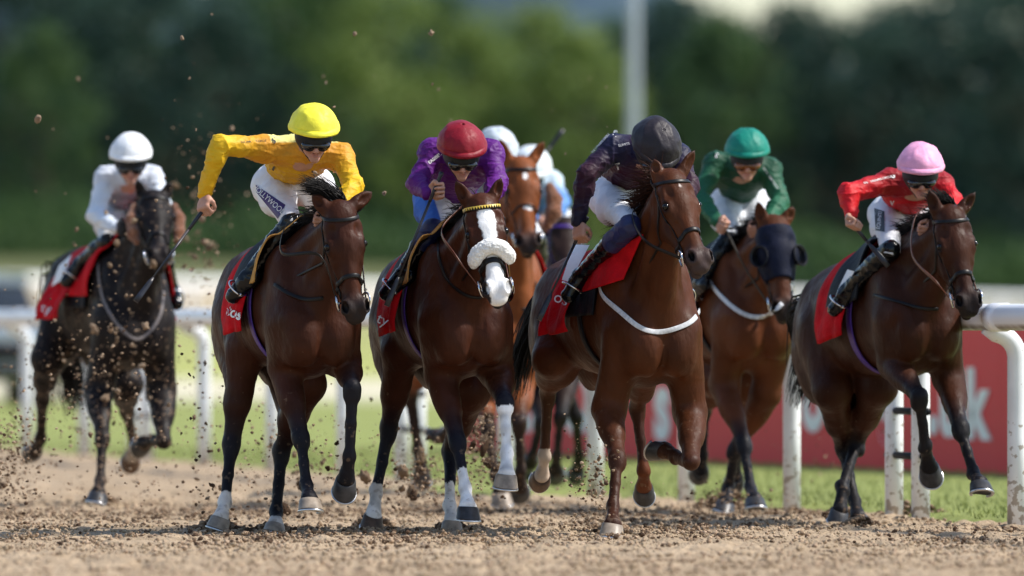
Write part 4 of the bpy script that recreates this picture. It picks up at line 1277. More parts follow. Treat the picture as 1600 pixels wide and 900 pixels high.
M_LM = leafmat('leaves_green', (.036, .082, .036), (.090, .155, .042))
M_LY = leafmat('leaves_yellow_green', (.12, .19, .04), (.24, .31, .08))
M_BARK = pm('bark', (.10, .075, .05), .9, .2, amt=.4, scale=3, bmp=(8, .8, .05))
crowns = {}
for i, (mt, nm) in enumerate(((M_LD, 'd'), (M_LM, 'm'), (M_LY, 'y'))):
    for v in range(2): crowns[nm+str(v)] = crown_mesh(11+i*7+v*3, 8.5, 11, 1.6, 60, 95, mt)
def trunk_mesh(seed):
    r = random.Random(seed); mb = MB()
    pts = [V(0, 0, -.3)]; p = V(0, 0, 0)
    for k in range(6): pts.append(V(r.gauss(0, .1)*k*.4, r.gauss(0, .1)*k*.4, k*1.7)) 
    mb.tube(pts, [.34, .30, .26, .22, .17, .12, .06], 10)
    for k in range(9):
        z = 2.2+k*.8; a = r.random()*6.28; L = 2.5+r.random()*1.2
        b0 = V(0, 0, z); b1 = b0+V(math.cos(a)*L*.5, math.sin(a)*L*.5, L*.35); b2 = b0+V(math.cos(a)*L, math.sin(a)*L, L*.8)
        mb.tube([b0, b1, b2], [.12, .08, .03], 6)
    return mb.mesh('trunk', M_BARK)
trunks = [trunk_mesh(3), trunk_mesh(5)]
looks = {'d': 'dark green', 'm': 'mid green', 'y': 'yellow-green'}
tl = [  # px, top row, D, kind, width factor, what singles it out
 (20, -60, 540, 'd0', 1.15, 'at the left edge of the tree line'), (70, 60, 518, 'm1', .75, 'low near the left edge, in front of the line'),
 (165, -50, 560, 'm1', 1.1, 'behind the white-capped rider on the left'), (255, -40, 535, 'd1', 1.2, 'between the white-capped and the yellow-capped riders'),
 (345, 30, 522, 'd0', .9, 'behind the raised sleeve of the yellow-capped rider'), (430, -70, 556, 'm1', 1.2, 'above the yellow-capped rider'),
 (520, -20, 528, 'm0', 1.0, 'just right of the yellow-capped rider'), (600, -10, 520, 'y0', .95, 'left of the purple-sleeved rider'),
 (690, 12, 545, 'm0', 1.0, 'above the dark-red-capped rider'), (755, 40, 521, 'y0', .8, 'above and right of the dark-red-capped rider'),
 (835, 35, 550, 'y1', .95, 'above the raised whip'), (905, 68, 519, 'y1', .95, 'just left of the lamp column'),
 (960, 55, 560, 'm0', .8, 'behind the lamp column'), (1050, 22, 536, 'd0', 1.1, 'above the black-capped rider'),
 (1130, 45, 522, 'm1', .75, 'between the black and the green caps'), (1150, 28, 570, 'd1', 1.05, 'tall behind the green-capped rider'),
 (1235, 34, 538, 'd0', 1.05, 'right of the green-capped rider'), (1320, 32, 525, 'd1', 1.0, 'left of the pink-capped rider'),
 (1395, 34, 560, 'd0', 1.0, 'above the red sleeve of the pink-capped rider'), (1480, 0, 530, 'd1', 1.15, 'above the pink-capped rider'),
 (1560, -60, 545, 'd0', 1.2, 'near the right edge of the tree line'), (1640, -40, 520, 'd1', 1.1, 'at the right edge of the tree line')]
for i, (px, top, D, kd, wf, where) in enumerate(tl):
    x = (px-800)/FPX*D; z0 = float(terr(x, D)); zt = CAMH+(HOR-top)/FPX*D; sc = (zt-z0)/12.9*1.05
    t = empty('tree', (x, D, z0-.1)); t.rotation_euler = (0, 0, rnd.random()*6.28); t.scale = (wf*sc, wf*sc, sc)
    tag(t, looks[kd[0]]+' leafy tree '+where, 'tree', 'trees beyond the racecourse')
    a = bpy.data.objects.new('trunk', trunks[i % 2]); COL.objects.link(a); a.parent = t
    a = bpy.data.objects.new('crown', crowns[kd]); COL.objects.link(a); a.parent = t
# undergrowth along the foot of the trees
me = crown_mesh(77, 1, 1, 0, 2, 2, M_LM)
rs = np.random.RandomState(5); n = 42000
bx = rs.uniform(-34, 34, n); by = rs.uniform(505, 530, n); bh = rs.rand(n)**1.2*(2.4+1.4*noise2(bx, by, .16, 3)+.6*noise2(bx, by, .6, 4))
P = np.stack([bx, by, terr(bx, by)+np.maximum(bh, .05)], 1)
e1 = rs.normal(size=(n, 3)); e1 /= np.linalg.norm(e1, axis=1, keepdims=True); e2 = np.cross(e1, rs.normal(size=(n, 3))); e2 /= np.linalg.norm(e2, axis=1, keepdims=True)
vs = np.stack([P-e1*.2, P+e2*.13, P+e1*.2, P-e2*.13], 1).reshape(-1, 3)
me = bpy.data.meshes.new('undergrowth'); fill_mesh(me, vs, np.arange(n*4).reshape(-1, 4)); me.materials.append(M_LM)
ug = bpy.data.objects.new('undergrowth', me); COL.objects.link(ug); tag(ug, 'dense dark undergrowth along the foot of the tree line', 'undergrowth', kind='stuff')
# second, farther wood and hill
n = 60000; bx = rs.uniform(-60, 60, n); by = rs.uniform(640, 690, n); bh = rs.rand(n)**.7*(10.4+2.2*noise2(bx, by, .07, 8)+1.2*noise2(bx, by, .3, 9))
P = np.stack([bx, by, terr(bx, by)+np.maximum(bh, .05)], 1)
e1 = rs.normal(size=(n, 3)); e1 /= np.linalg.norm(e1, axis=1, keepdims=True); e2 = np.cross(e1, rs.normal(size=(n, 3))); e2 /= np.linalg.norm(e2, axis=1, keepdims=True)
vs = np.stack([P-e1*.5, P+e2*.35, P+e1*.5, P-e2*.35], 1).reshape(-1, 3)
me = bpy.data.meshes.new('far_wood'); fill_mesh(me, vs, np.arange(n*4).reshape(-1, 4)); me.materials.append(M_LD)
ug = bpy.data.objects.new('far_wood', me); COL.objects.link(ug); tag(ug, 'dark wood far behind the tree line', 'wood', kind='stuff')
M_HILL = pm('hazed_hill_cover', (.055, .085, .11), 1, 0, amt=.25, scale=.01)  # blue fading of distant air mixed into the wooded hill's colour
hx = np.linspace(-700, 700, 90); vs = []; fs = []
for j, (yy, k) in enumerate(((2200, 0), (2450, .8), (2700, 1), (3200, .5))):
    for x in hx: vs.append((x, yy, 8+k*(76+6*math.sin(x*.011+.9)+4*math.sin(x*.033)+2*math.sin(x*.11))*(1-.36/(1+math.exp(-(x-42)/6)))))
fs = [(j*90+i, j*90+i+1, (j+1)*90+i+1, (j+1)*90+i) for j in range(3) for i in range(89)]
tag(MB().add(vs, fs).build('hill', M_HILL), kind='structure')

# lamp column behind the black-capped rider
lc = px2w(990, 500, 195); lamp = empty('lamp_column', (lc[0], lc[1], 0)); tag(lamp, 'tall grey lamp column standing behind the black-capped rider', 'lamp column')
M_GAL = pm('galvanised_steel', (.33, .38, .41), .45, .5, .3, amt=.1)
MB().tube([(0, 0, -.1), (0, 0, 1.5), (0, 0, 6), (0, 0, 13)], [.11, .105, .10, .08], 20).build('column', M_GAL, lamp)
MB().tube([(0, 0, 12.7), (.3, 0, 13.3), (1.4, -.4, 13.6)], [.06, .05, .045], 10).build('arm', M_GAL, lamp)
MB().box((1.7, -.5, 13.55), (.9, .34, .16)).build('lamp_head', M_GAL, lamp, smooth=False)

# follow-up car on the inside, cut by the left edge of the picture
M_CAR = pm('car_paint', (.42, .47, .55), .25, .5, .2, coat=.6, amt=.05)
M_GLASS = pm('car_glass', (.02, .025, .03), .05, .7, amt=.05)
M_LAMP = pm('headlamp_glass', (.75, .78, .80), .08, .8, .6, amt=.05)
cc = px2w(-48, 500, 150); car = empty('parked_car', (cc[0], cc[1], 0)); car.rotation_euler = (0, 0, math.radians(10)); tag(car, 'grey-blue off-road car partly cut off by the left edge of the picture, beyond the rail', 'car')
def loft(secs, mat, name, parent):
    """secs: list of (y, [(x,z)...]) half profiles mirrored"""
    mb = MB(); vs = []
    for y, pr in secs:
        full = pr+[(-x, z) for x, z in reversed(pr)]
        vs += [(x, y, z) for x, z in full]
    k = len(secs[0][1])*2; fs = [(i*k+j, i*k+(j+1) % k, (i+1)*k+(j+1) % k, (i+1)*k+j) for i in range(len(secs)-1) for j in range(k)]
    fs += [tuple(range(k)), tuple((len(secs)-1)*k+j for j in range(k))]
    o = mb.add(vs, fs).build(name, mat, parent, sharp=40); bv = o.modifiers.new('bevel', 'BEVEL'); bv.width = .04; bv.segments = 3; return o
loft([(-2.25, [(0.72, .42), (.80, .75), (.72, .98)]), (-2.05, [(.86, .36), (.92, .78), (.80, 1.05)]), (-1.2, [(.88, .34), (.94, .85), (.82, 1.12)]), (1.9, [(.88, .34), (.94, .9), (.84, 1.12)]), (2.25, [(.80, .42), (.88, .85), (.78, 1.08)])], M_CAR, 'body', car)
loft([(-1.15, [(.80, 1.09), (.80, 1.12)]), (-.45, [(.74, 1.10), (.66, 1.70)]), (1.7, [(.76, 1.10), (.68, 1.74)]), (2.15, [(.76, 1.08), (.70, 1.5)])], M_GLASS, 'window', car)
loft([(-.55, [(.69, 1.66), (.66, 1.72)]), (1.85, [(.71, 1.66), (.68, 1.78)])], M_CAR, 'roof', car)
for g in (-1, 1):
    MB().lathe([(.001, .05), (.10, .045), (.14, 0), (.14, -.05)], (.62*g, -2.22, .80), np.array([V(1, 0, 0), V(0, 0, 1), V(0, -1, 0)]), 20).build('headlight', M_LAMP, car)
    MB().box((1.0*g, -.75, 1.15), (.22, .10, .18)).build('mirror', M_CAR, car)
    for y in (-1.35, 1.4):
        wo = MB().lathe([(.20, -.11), (.33, -.11), (.36, -.08), (.36, .08), (.33, .11), (.20, .11)], (.80*g, y, .36), np.array([V(0, 1, 0), V(0, 0, 1), V(1, 0, 0)]), 24).build('wheel', M_LEA, car)
        MB().lathe([(.02, .115), (.19, .10), (.21, .06)], (.80*g, y, .36), np.array([V(0, 1, 0), V(0, 0, 1), V(g, 0, 0)]), 20).build('rim', M_METAL, wo)
MB().box((0, -2.28, .74), (.90, .06, .26)).build('grille', M_BLACKC, car)
MB().box((0, -2.30, .48), (1.6, .10, .14)).build('bumper', M_BLACKC, car)
def cloth_set(h, pad=True, girth=M_PURPLE, f0=-.48, amax=2.0, flare=.03, amp=.016):
    h.wrap(f0, -.05, amax, .026, M_RED, 'saddle_cloth', flare=flare, amp=amp, slope=-.08)
    h.wrap(-.34, .02 if pad else .06, 1.22 if pad else 1.45, .046, M_BLACKC, 'saddle', amp=.004, thick=.010, slope=-.04)
    if pad: h.wrap(-.12, .12, 1.20, .050, M_PAD, 'saddle_pad', amp=.004, slope=-.05)
    if girth: h.girth(-.16, girth, .075)
def wool_on(v, C): return C
def tube_wool(pts, rads, mat, name, parent, seed=1):
    f = Field()
    for i in range(len(pts)-1): f.rc(pts[i], pts[i+1], rads[i], rads[i+1], .02)
    f.mesh(name, .0045, mat, (.5, .5, .5), None, lambda v: noise3(v, 110, seed)*.0035+noise3(v, 28, seed)*.0018, parent)

# ================================================================= horse of the yellow rider
def horse1():
    h = Horse(494, 61.2, 15.5, dz=.02, pitch=.05, coat=(.044, .0132, .0060), leg=(.011, .010, .013), res=.0085, seed=1)
    h.trunk()
    h.head((534, 322), (562, 502), .70, 1, 14, .64, ears=((486, 303), (584, 299)), ear_back=.04)
    h.foreleg(-1, (446, 575), (470, 683), (479, 757), (484, 783), .12, (1, 1, 1), hm=M_HOOFP, toe=(.2, -1, .1))
    h.foreleg(1, (538, 566), (551, 607), (546, 712), (540, 752), .15, (1, -1, -1), hoofrot=20, toe=(-.1, -1, -.1))
    h.hindleg(-1, (362, 692), (352, 783), (344, 812), sg=(-1, 1, 1), sock=(.78, .70, .62), hm=M_HOOFP)
    h.hindleg(1, (440, 704), (432, 800), (430, 822), stifle=(478, 600), fs=-.55, sg=(-1, 1, 1), sock=(.78, .72, .66), hm=M_HOOFP, sock_h='low')
    o = h.finish('bay racehorse with dark forelegs and pale hind pasterns under the yellow-capped jockey')
    h.bridle(); h.mane(260, .13, -1, fore=800, foreL=.20, foredir=h.u*.85-h.l*.65-h.h*.1)
    cloth_set(h)
    h.tail([h.W(-1.22, 0, 1.42), h.W(-1.42, 0, 1.35), h.W(-1.55, .05, 1.05), h.W(-1.6, .05, .7)], 160)
    J = dict(head=(490, 206, .28), sr=(412, 232, .02), sl=(533, 246, .06), er=(344, 226, .10), wr=(320, 303, .02), el=(553, 292, .22), wl=(520, 338, .40),
             pelvis=(442, 272, -.48), hr=(424, 290, -.42), hl=(492, 292, -.40), kr=(456, 347, -.06), kl=(545, 360, -.02),
             ar=(386, 434, -.30), tr=(364, 462, -.18), al=('L', -.34, .36, 1.36), tl=('L', -.22, .36, 1.28))
    r = Rider(h, J, 24, 10, helmet=(.90, .82, .06), jersey=(.60, .33, .012), breech=(.74, .75, .78), seed=2, sleeves=(.72, .44, .016), shoulder=(.60, .27, .02), cuff=(.66, .36, .012))
    r.hands(dict(kn=(-.10, -.45, -.88), g=(.50, -.35, .55), pn=(.85, -.1, -.2)), dict(kn=(-.5, -.6, -.4), g=(.3, 0, .9), pn=None))
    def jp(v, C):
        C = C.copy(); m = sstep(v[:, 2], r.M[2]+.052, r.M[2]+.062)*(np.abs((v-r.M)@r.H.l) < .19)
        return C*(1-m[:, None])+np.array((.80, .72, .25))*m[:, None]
    r.finish('jockey in yellow silks and bright yellow cap reaching out sideways with a whip', post=jp)
    whip(h.P(322, 322, .03), h.P(308, 342, .05), h.P(212, 471, .18), 'black riding whip pointing down from the outstretched hand of the yellow-capped jockey')
    h.reins({-1: [h.P(500, 400, .75), h.P(440, 395, .55), h.P(455, 340, .42), h.P(505, 336, .42)], 1: [h.P(560, 345, .42)]})
    h.pxstrap([(428, 444), (450, 458), (478, 468), (505, 466)], M_LEA, 'martingale', .02)
    patch_px([(400, 289), (446, 320), (434, 342), (400, 300)], r.Br, 61.5, .004, pm('navy_purple_patch', (.045, .020, .13), .5, .3), 'leg_patch', r.br)
    project_text('HOLLYWOOD', 420, 312, 9, math.radians(-42), r.Br, 61.5, M_WHITE, 'lettering', r.br, .007, xs=.8)
    project_text('THE WINNERS CIRCLE', 396, 221, 3.2, math.radians(4), r.Jy, 61.5, M_BLACKP, 'lettering', r.jo, .004, xs=.9, bold=.01)
    project_text('S', 428, 220, 9, math.radians(10), r.Jy, 61.5, M_BLACKP, 'emblem', r.jo, .004, bold=.04)
    project_text('A', 426, 264, 8, math.radians(-40), r.Jy, 61.5, M_BLACKP, 'emblem', r.jo, .004, bold=.04)
    project_text('A', 490, 272, 9, math.radians(30), r.Jy, 61.5, M_BLACKP, 'emblem', r.jo, .004, bold=.04)
    project_text('tos', 366, 489, 17, math.radians(-24), OnCloth(h), 61.5, M_WHITE, 'lettering', o, .055, xs=.85, bold=.02)

# ================================================================= horse of the purple rider
def horse2():
    h = Horse(732, 61.5, 13.5, dz=.02, pitch=.07, coat=(.048, .0140, .0063), leg=(.010, .010, .016), res=.0085, seed=2)
    h.trunk()
    h.head((752, 306), (781, 468), .72, 1, 6, .64, ears=((711, 280), (784, 275)), muzz=(.022, .018, .020))
    W = (.84, .84, .84)
    h.foreleg(-1, (690, 585), (714, 688), (727, 762), (731, 795), .12, (1, 1, 1), sock=W, toe=(.15, -1, .1), sock_h='cannon')
    h.foreleg(1, (776, 584), (789, 628), (792, 708), (791, 744), .15, (1, 1, 1), sock=W, sock_h='knee', hm=M_HOOFP, toe=(.05, -1, .2))
    h.hindleg(-1, (608, 668), (588, 768), (583, 808), sg=(-1, 1, 1), sock=(.78, .72, .67), hm=M_HOOFB, sock_h='pastern')
    h.hindleg(1, (704, 704), (703, 790), (706, 818), stifle=(735, 610), fs=-.55, sg=(-1, 1, 1), sock=(.80, .76, .72), hm=M_HOOFP, sock_h='cannon')
    def marks(C, A, S, Nn, on, v):
        w = np.interp(A, [.06, .10, .15, .20, .28, .36, .44, .52, .60], [.010, .044, .048, .040, .030, .038, .050, .058, .045])
        c = np.interp(A, [.06, .2, .4, .6], [.004, .008, .006, .010])
        n = noise3(v, 60, 4)*.006
        C = only(C, sstep(w+n-np.abs(S-c), -.003, .003)*on*(A > .06)*(A < .60), (.80, .79, .78))
        return C
    o = h.finish('dark bay racehorse with a broad white blaze, white legs and a white sheepskin noseband', marks=marks)
    h.bridle(brow_mat=M_LEA, mat=M_LEA, noseband=None)
    # sheepskin noseband over a strap
    q = h.hloop(.365, np.arange(0, 360, 12), nax=-.09, tilt=.05); mb = MB(); mb.tube(q, 1, flat=(h.F.grad(q, .008), .03, .008), closed=True); nb = mb.build('noseband', M_LEA, o)
    q = h.hloop(.300, np.linspace(-70, 70, 19), .026, -.09, tilt=.17); tube_wool(q, [.022, .029]+[.034]*15+[.029, .022], M_WOOL, 'sheepskin', nb, 3)
    # yellow-trimmed browband: triangles
    mb = MB(); bp = h.hloop(.075, np.linspace(-92, 92, 23), .010, -.08, tilt=-.08)
    for i in range(22):
        a, b = bp[i], bp[i+1]; up = -h.ha*.016
        mb.add([a+up*.6, b+up*.6, (a+b)/2-up*.6, a+up*.6+h.hn*.004, b+up*.6+h.hn*.004, (a+b)/2-up*.6+h.hn*.004], [(0, 1, 2), (3, 4, 5), (0, 3, 4, 1), (1, 4, 5, 2), (2, 5, 3, 0)])
    mb.build('browband_trim', M_YEL, o, smooth=False)
    h.mane(220, .12, -1, fore=40, foreL=.09); cloth_set(h)
    h.tail([h.W(-1.22, 0, 1.42), h.W(-1.42, 0, 1.35), h.W(-1.55, .05, 1.05), h.W(-1.6, .05, .7)], 140)
    J = dict(head=(721, 234, .32), sr=(678, 240, .04), sl=(765, 242, .08), er=(651, 287, .14), wr=(667, 301, .32), el=(777, 284, .22), wl=(765, 318, .42),
             pelvis=(704, 302, -.46), hr=(676, 310, -.42), hl=(720, 332, -.42), kr=(676, 358, -.04), kl=(770, 372, -.02),
             ar=(626, 432, -.30), tr=(603, 458, -.18), al=('L', -.34, .36, 1.36), tl=('L', -.22, .36, 1.28))
    P_ = (.085, .008, .145)
    r = Rider(h, J, 30, 6, helmet=(.22, .006, .016), jersey=P_, breech=(.70, .72, .76), seed=3, sleeves=(.10, .010, .175), shoulder=(.095, .01, .165), tsc=1.14)
    r.hands(dict(kn=(.90, -.35, .10), g=(.36, -.10, .93), pn=(-.2, -.3, -.2)), dict(kn=(-.5, -.6, -.4), g=(.3, 0, .9), pn=None))
    def bp_(v, C):
        q = (v-r.Hr)@h.l
        return only(C, sstep(-q, .035, .045)*(np.abs((v-r.Hr)@h.l) < .2), (.05, .16, .55))
    r.finish('jockey in purple silks and dark red cap holding a whip upright in one fist', boot_top=(.01, .015, .07), bpost=bp_)
    g = (r.j['wr']+V(.07, -.05, .0)); 
    whip(h.P(690, 270, .38), h.P(682, 296, .38), h.P(604, 478, .42), 'long black riding whip held upright in the fist of the purple-sleeved jockey')
    h.reins({-1: [h.P(712, 400, .85), h.P(690, 360, .6), h.P(722, 322, .44)], 1: [h.P(775, 335, .46)]}, mat=M_LEAB)
    h.pxstrap([(684, 372), (686, 405), (700, 440), (728, 462), (752, 466)], M_LEA, 'martingale', .016)
    project_text('EASIBED', 680, 247, 5, math.radians(38), r.Jy, 61.5, M_WHITE, 'lettering', r.jo, .004, bold=.02)
    project_text('ty', 598, 500, 17, math.radians(-25), OnCloth(h), 61.5, M_WHITE, 'lettering', o, .035)

# ================================================================= horse of the black-capped rider
def horse3():
    h = Horse(1026, 61.6, 19, dz=-.03, pitch=.03, coat=(.064, .0190, .0064), leg=(.026, .011, .008), res=.0085, seed=3, width=1.03)
    h.trunk()
    h.head((1053, 266), (1106, 416), .74, 1, 26, .64, ears=((1022, 246), (1087, 232)), muzz=(.045, .030, .028), ear_back=.03, jawopen=.02)
    br = (.050, .017, .008)
    h.foreleg(-1, (952, 640), (965, 716), (958, 790), (957, 822), .14, (1, 1, 1), sock=None, hm=M_HOOFP, black=br, seglen=(.44, .30, .155), toe=(0, -1, .1))
    h.foreleg(1, (1078, 646), (1080, 722), (1056, 712), (1036, 703), .18, (1, -1, -1), black=br, hoofrot=10, seglen=(.44, .30, .12))
    h.hindleg(-1, (856, 612), (851, 712), (846, 745), stifle=(862, 560), fs=-.72, sg=(-1, -1, -1), sock=(.52, .42, .34), hm=M_HOOFB, black=(.07, .030, .016), hoofrot=50, sc=.95)
    h.hindleg(1, (995, 636), (1006, 735), (1006, 762), stifle=(1010, 572), fs=-.5, sg=(-1, 1, -1), sock=(.10, .030, .012), black=(.04, .014, .008), hoofrot=10, sc=.95)
    def marks(C, A, S, Nn, on, v):
        return only(C, sstep(.009-np.hypot(A-.10, (S-.0)*1.3), -.003, .003)*on, (.6, .5, .45))
    o = h.finish('bright bay racehorse with a white chest strap and one foreleg folded up', marks=marks)
    h.bridle(); h.mane(420, .17, -1, r=.005, mat=M_HAIRB, fore=60, foreL=.08, up=.35)
    h.wrap(-.55, -.20, 1.85, .014, M_RED, 'saddle_cloth', flare=.05, amp=.03)
    fc = patch_px([(1004, 366), (898, 424), (910, 456), (974, 436)], h.F, 61.5, .030, M_RED, 'front_cloth', o, 14); so = fc.modifiers.new('t', 'SOLIDIFY'); so.thickness = .006; h.wrap(-.36, .06, 1.62, .022, M_BLACKC, 'saddle', amp=.004, thick=.010)
    h.girth(-.16, M_BLACKC, .06)
    h.tail([h.W(-1.22, 0, 1.42), h.W(-1.42, -.03, 1.35), h.W(-1.60, -.10, 1.05), h.W(-1.72, -.12, .75)], 260, .07)
    J = dict(head=(1023, 230, .34), sr=(958, 232, .02), sl=(1058, 244, .10), er=(917, 272, .08), wr=(903, 346, .02), el=(1078, 292, .26), wl=(1045, 345, .46),
             pelvis=(968, 282, -.48), hr=(950, 310, -.42), hl=(1015, 305, -.38), kr=(985, 352, -.02), kl=('L', -.02, .26, 1.62),
             ar=(906, 430, -.30), tr=(888, 462, -.16), al=('L', -.34, .36, 1.36), tl=('L', -.22, .36, 1.28))
    r = Rider(h, J, 55, 22, helmet=(.022, .018, .024), jersey=(.045, .007, .018), breech=(.76, .77, .80), seed=4, sleeves=(.030, .007, .018), shoulder=(.010, .012, .040), cuff=(.008, .010, .030), hs=1.03)
    r.hands(dict(kn=(.08, -.35, -.93), g=(.45, -.3, .70), pn=(.8, -.2, 0)), dict(kn=(-.5, -.6, -.4), g=(.3, 0, .9), pn=None))
    r.finish('jockey in black and maroon silks and black cap, face hidden by the horse', boot_top=(.012, .022, .10))
    whip(h.P(917, 340, .0), h.P(905, 368, .04), h.P(842, 500, .10), 'black riding whip hanging down from the hand of the black-capped jockey', flap=2)
    h.reins({-1: [h.P(1010, 378, .75), h.P(988, 338, .5), h.P(1000, 320, .46)], 1: [h.P(1085, 345, .46)]})
    h.pxstrap([(935, 438), (941, 462), (968, 486), (1000, 512), (1032, 519), (1068, 509), (1086, 497), (1095, 480), (1097, 464)], M_WHITEW, 'breastplate', .027)
    project_text('THE WINNERS CIRCLE', 938, 224, 3.2, math.radians(48), r.Jy, 61.5, M_WHITE, 'lettering', r.jo, .004, xs=.9, bold=.01)
    project_text('S', 961, 209, 10, math.radians(-14), r.Jy, 61.5, M_WHITE, 'emblem', r.jo, .004, bold=.04)
    project_text('SLIMITS', 975, 226, 4, math.radians(12), r.Jy, 61.5, M_WHITE, 'lettering', r.jo, .004)
    project_text('T', 965, 261, 10, math.radians(14), r.Jy, 61.5, M_WHITE, 'emblem', r.jo, .004, bold=.04)
    patch_px([(878, 437), (896, 382), (921, 383), (890, 441)], h.F, 61.5, .070, M_WHITE, 'number_panel', o)
    project_text('os', 877, 467, 18, math.radians(-20), OnCloth(h), 61.5, M_WHITE, 'lettering', o, .065)

# ================================================================= horse of the green rider
def horse4():
    h = Horse(1184, 67.6, 15, dz=.03, pitch=.07, coat=(.078, .0230, .008), leg=(.011, .011, .015), res=.010, seed=4)
    h.trunk()
    h.head((1213, 342), (1231, 498), .72, 1, 12, .63, ears=((1184, 313), (1240, 322)))
    h.foreleg(-1, (1132, 600), (1162, 692), (1173, 762), (1179, 782), .12, (1, 1, 1), toe=(.2, -1, .2))
    h.foreleg(1, (1196, 615), (1150, 700), (1138, 762), (1134, 788), .10, (-1, -1, 1))
    h.hindleg(-1, (1100, 640), (1097, 712), (1094, 735), stifle=(1120, 590), fs=-.6, sg=(-1, -1, -1))
    h.hindleg(1, (1160, 640), (1150, 712), (1148, 745), stifle=(1170, 600), fs=-.6, sg=(-1, -1, -1))
    o = h.finish('bay racehorse wearing a dark blinker hood under the green-capped jockey')
    h.bridle(mat=M_LEA, noseband=None, brow=False)
    f = Field(); f.p = []
    nb = [q for q in h.F.p]
    # hood: shell over the face
    P = []; angs = np.linspace(-118, 118, 40); As = np.linspace(.035, .345, 20)
    for a in As:
        P.append(h.hloop(a+.0, angs, .007, -.10, tilt=.0))
    P = np.array(P); na = len(angs); vs = P.reshape(-1, 3)
    mb = MB(); fs = [(i*na+j, i*na+j+1, (i+1)*na+j+1, (i+1)*na+j) for i in range(len(As)-1) for j in range(na-1)]
    hood = mb.add(vs, fs).build('hood', M_HOODN, o); so = hood.modifiers.new('thickness', 'SOLIDIFY'); so.thickness = .005
    for g in (-1, 1):
        c = h.H(.215, .122*g, -.020); ax = -nrm(h.hn*.80+h.hs*g*.55); fw = nrm(h.hs*g-ax*(h.hs*g@ax)); up_ = np.cross(ax, fw)
        cup = MB(); vs = []; na_, nr_ = 24, 8
        for i in range(nr_):
            t = i/(nr_-1)
            for k in range(na_):
                an = 2*math.pi*k/na_; rr = .054*math.cos(t*1.45)
                vs.append(c+(fw*math.cos(an)+up_*math.sin(an)*1.15)*rr+ax*(.062*math.sin(t*1.5)))
        fs = [(i*na_+k, i*na_+(k+1) % na_, (i+1)*na_+(k+1) % na_, (i+1)*na_+k) for i in range(nr_-1) for k in range(na_)]
        cp = cup.add(vs, fs).build('blinker_cup', M_CUP, hood); so = cp.modifiers.new('t', 'SOLIDIFY'); so.thickness = .004
        ri = MB(); ri.tube([c+(fw*math.cos(a_)+up_*math.sin(a_)*1.15)*.055 for a_ in np.linspace(0, 2*math.pi, 28, endpoint=False)], .005, 8, closed=True); ri.build('blinker_rim', M_BLACKC, hood)
    h.mane(300, .15, -1, fore=0); cloth_set(h, pad=False, girth=M_BLACKC)
    h.tail([h.W(-1.22, 0, 1.42), h.W(-1.42, 0, 1.35), h.W(-1.55, .05, 1.05), h.W(-1.6, .05, .7)], 100)
    J = dict(head=(1167, 241, .32), sr=(1118, 256, .04), sl=(1202, 266, .08), er=(1092, 308, .16), wr=(1120, 345, .38), el=(1219, 316, .22), wl=(1195, 352, .42),
             pelvis=(1152, 304, -.46), hr=(1134, 322, -.42), hl=(1180, 322, -.40), kr=(1140, 370, -.04), kl=(1205, 378, -.02),
             ar=(1096, 440, -.30), tr=(1078, 468, -.18), al=('L', -.34, .36, 1.36), tl=('L', -.22, .36, 1.28))
    r = Rider(h, J, 21, 2, helmet=(.006, .20, .145), jersey=(.008, .055, .028), breech=(.66, .68, .72), seed=5, sleeves=(.015, .10, .050), shoulder=(.010, .065, .034), res=.006, hs=.98)
    r.hands(dict(kn=(.5, -.6, -.4), g=(.2, 0, .9), pn=None), dict(kn=(-.5, -.6, -.4), g=(.3, 0, .9), pn=None), glove=None)
    r.finish('jockey in green silks and green cap with amber goggles crouching over a hooded horse', lens=M_GOGO)
    h.reins({-1: [h.P(1165, 420, .6), h.P(1130, 350, .42)], 1: [h.P(1215, 372, .46)]})
    h.pxstrap([(1104, 432), (1120, 456), (1150, 484), (1180, 496), (1205, 490), (1222, 474)], M_WHITEW, 'breastplate', .026)
    project_text('S', 1120, 243, 7, math.radians(-10), r.Jy, 67, M_WHITE, 'emblem', r.jo, .004, bold=.04)
    project_text('THE WINNERS CIRCLE', 1204, 278, 3, math.radians(-55), r.Jy, 67, M_WHITE, 'lettering', r.jo, .004, bold=.02)

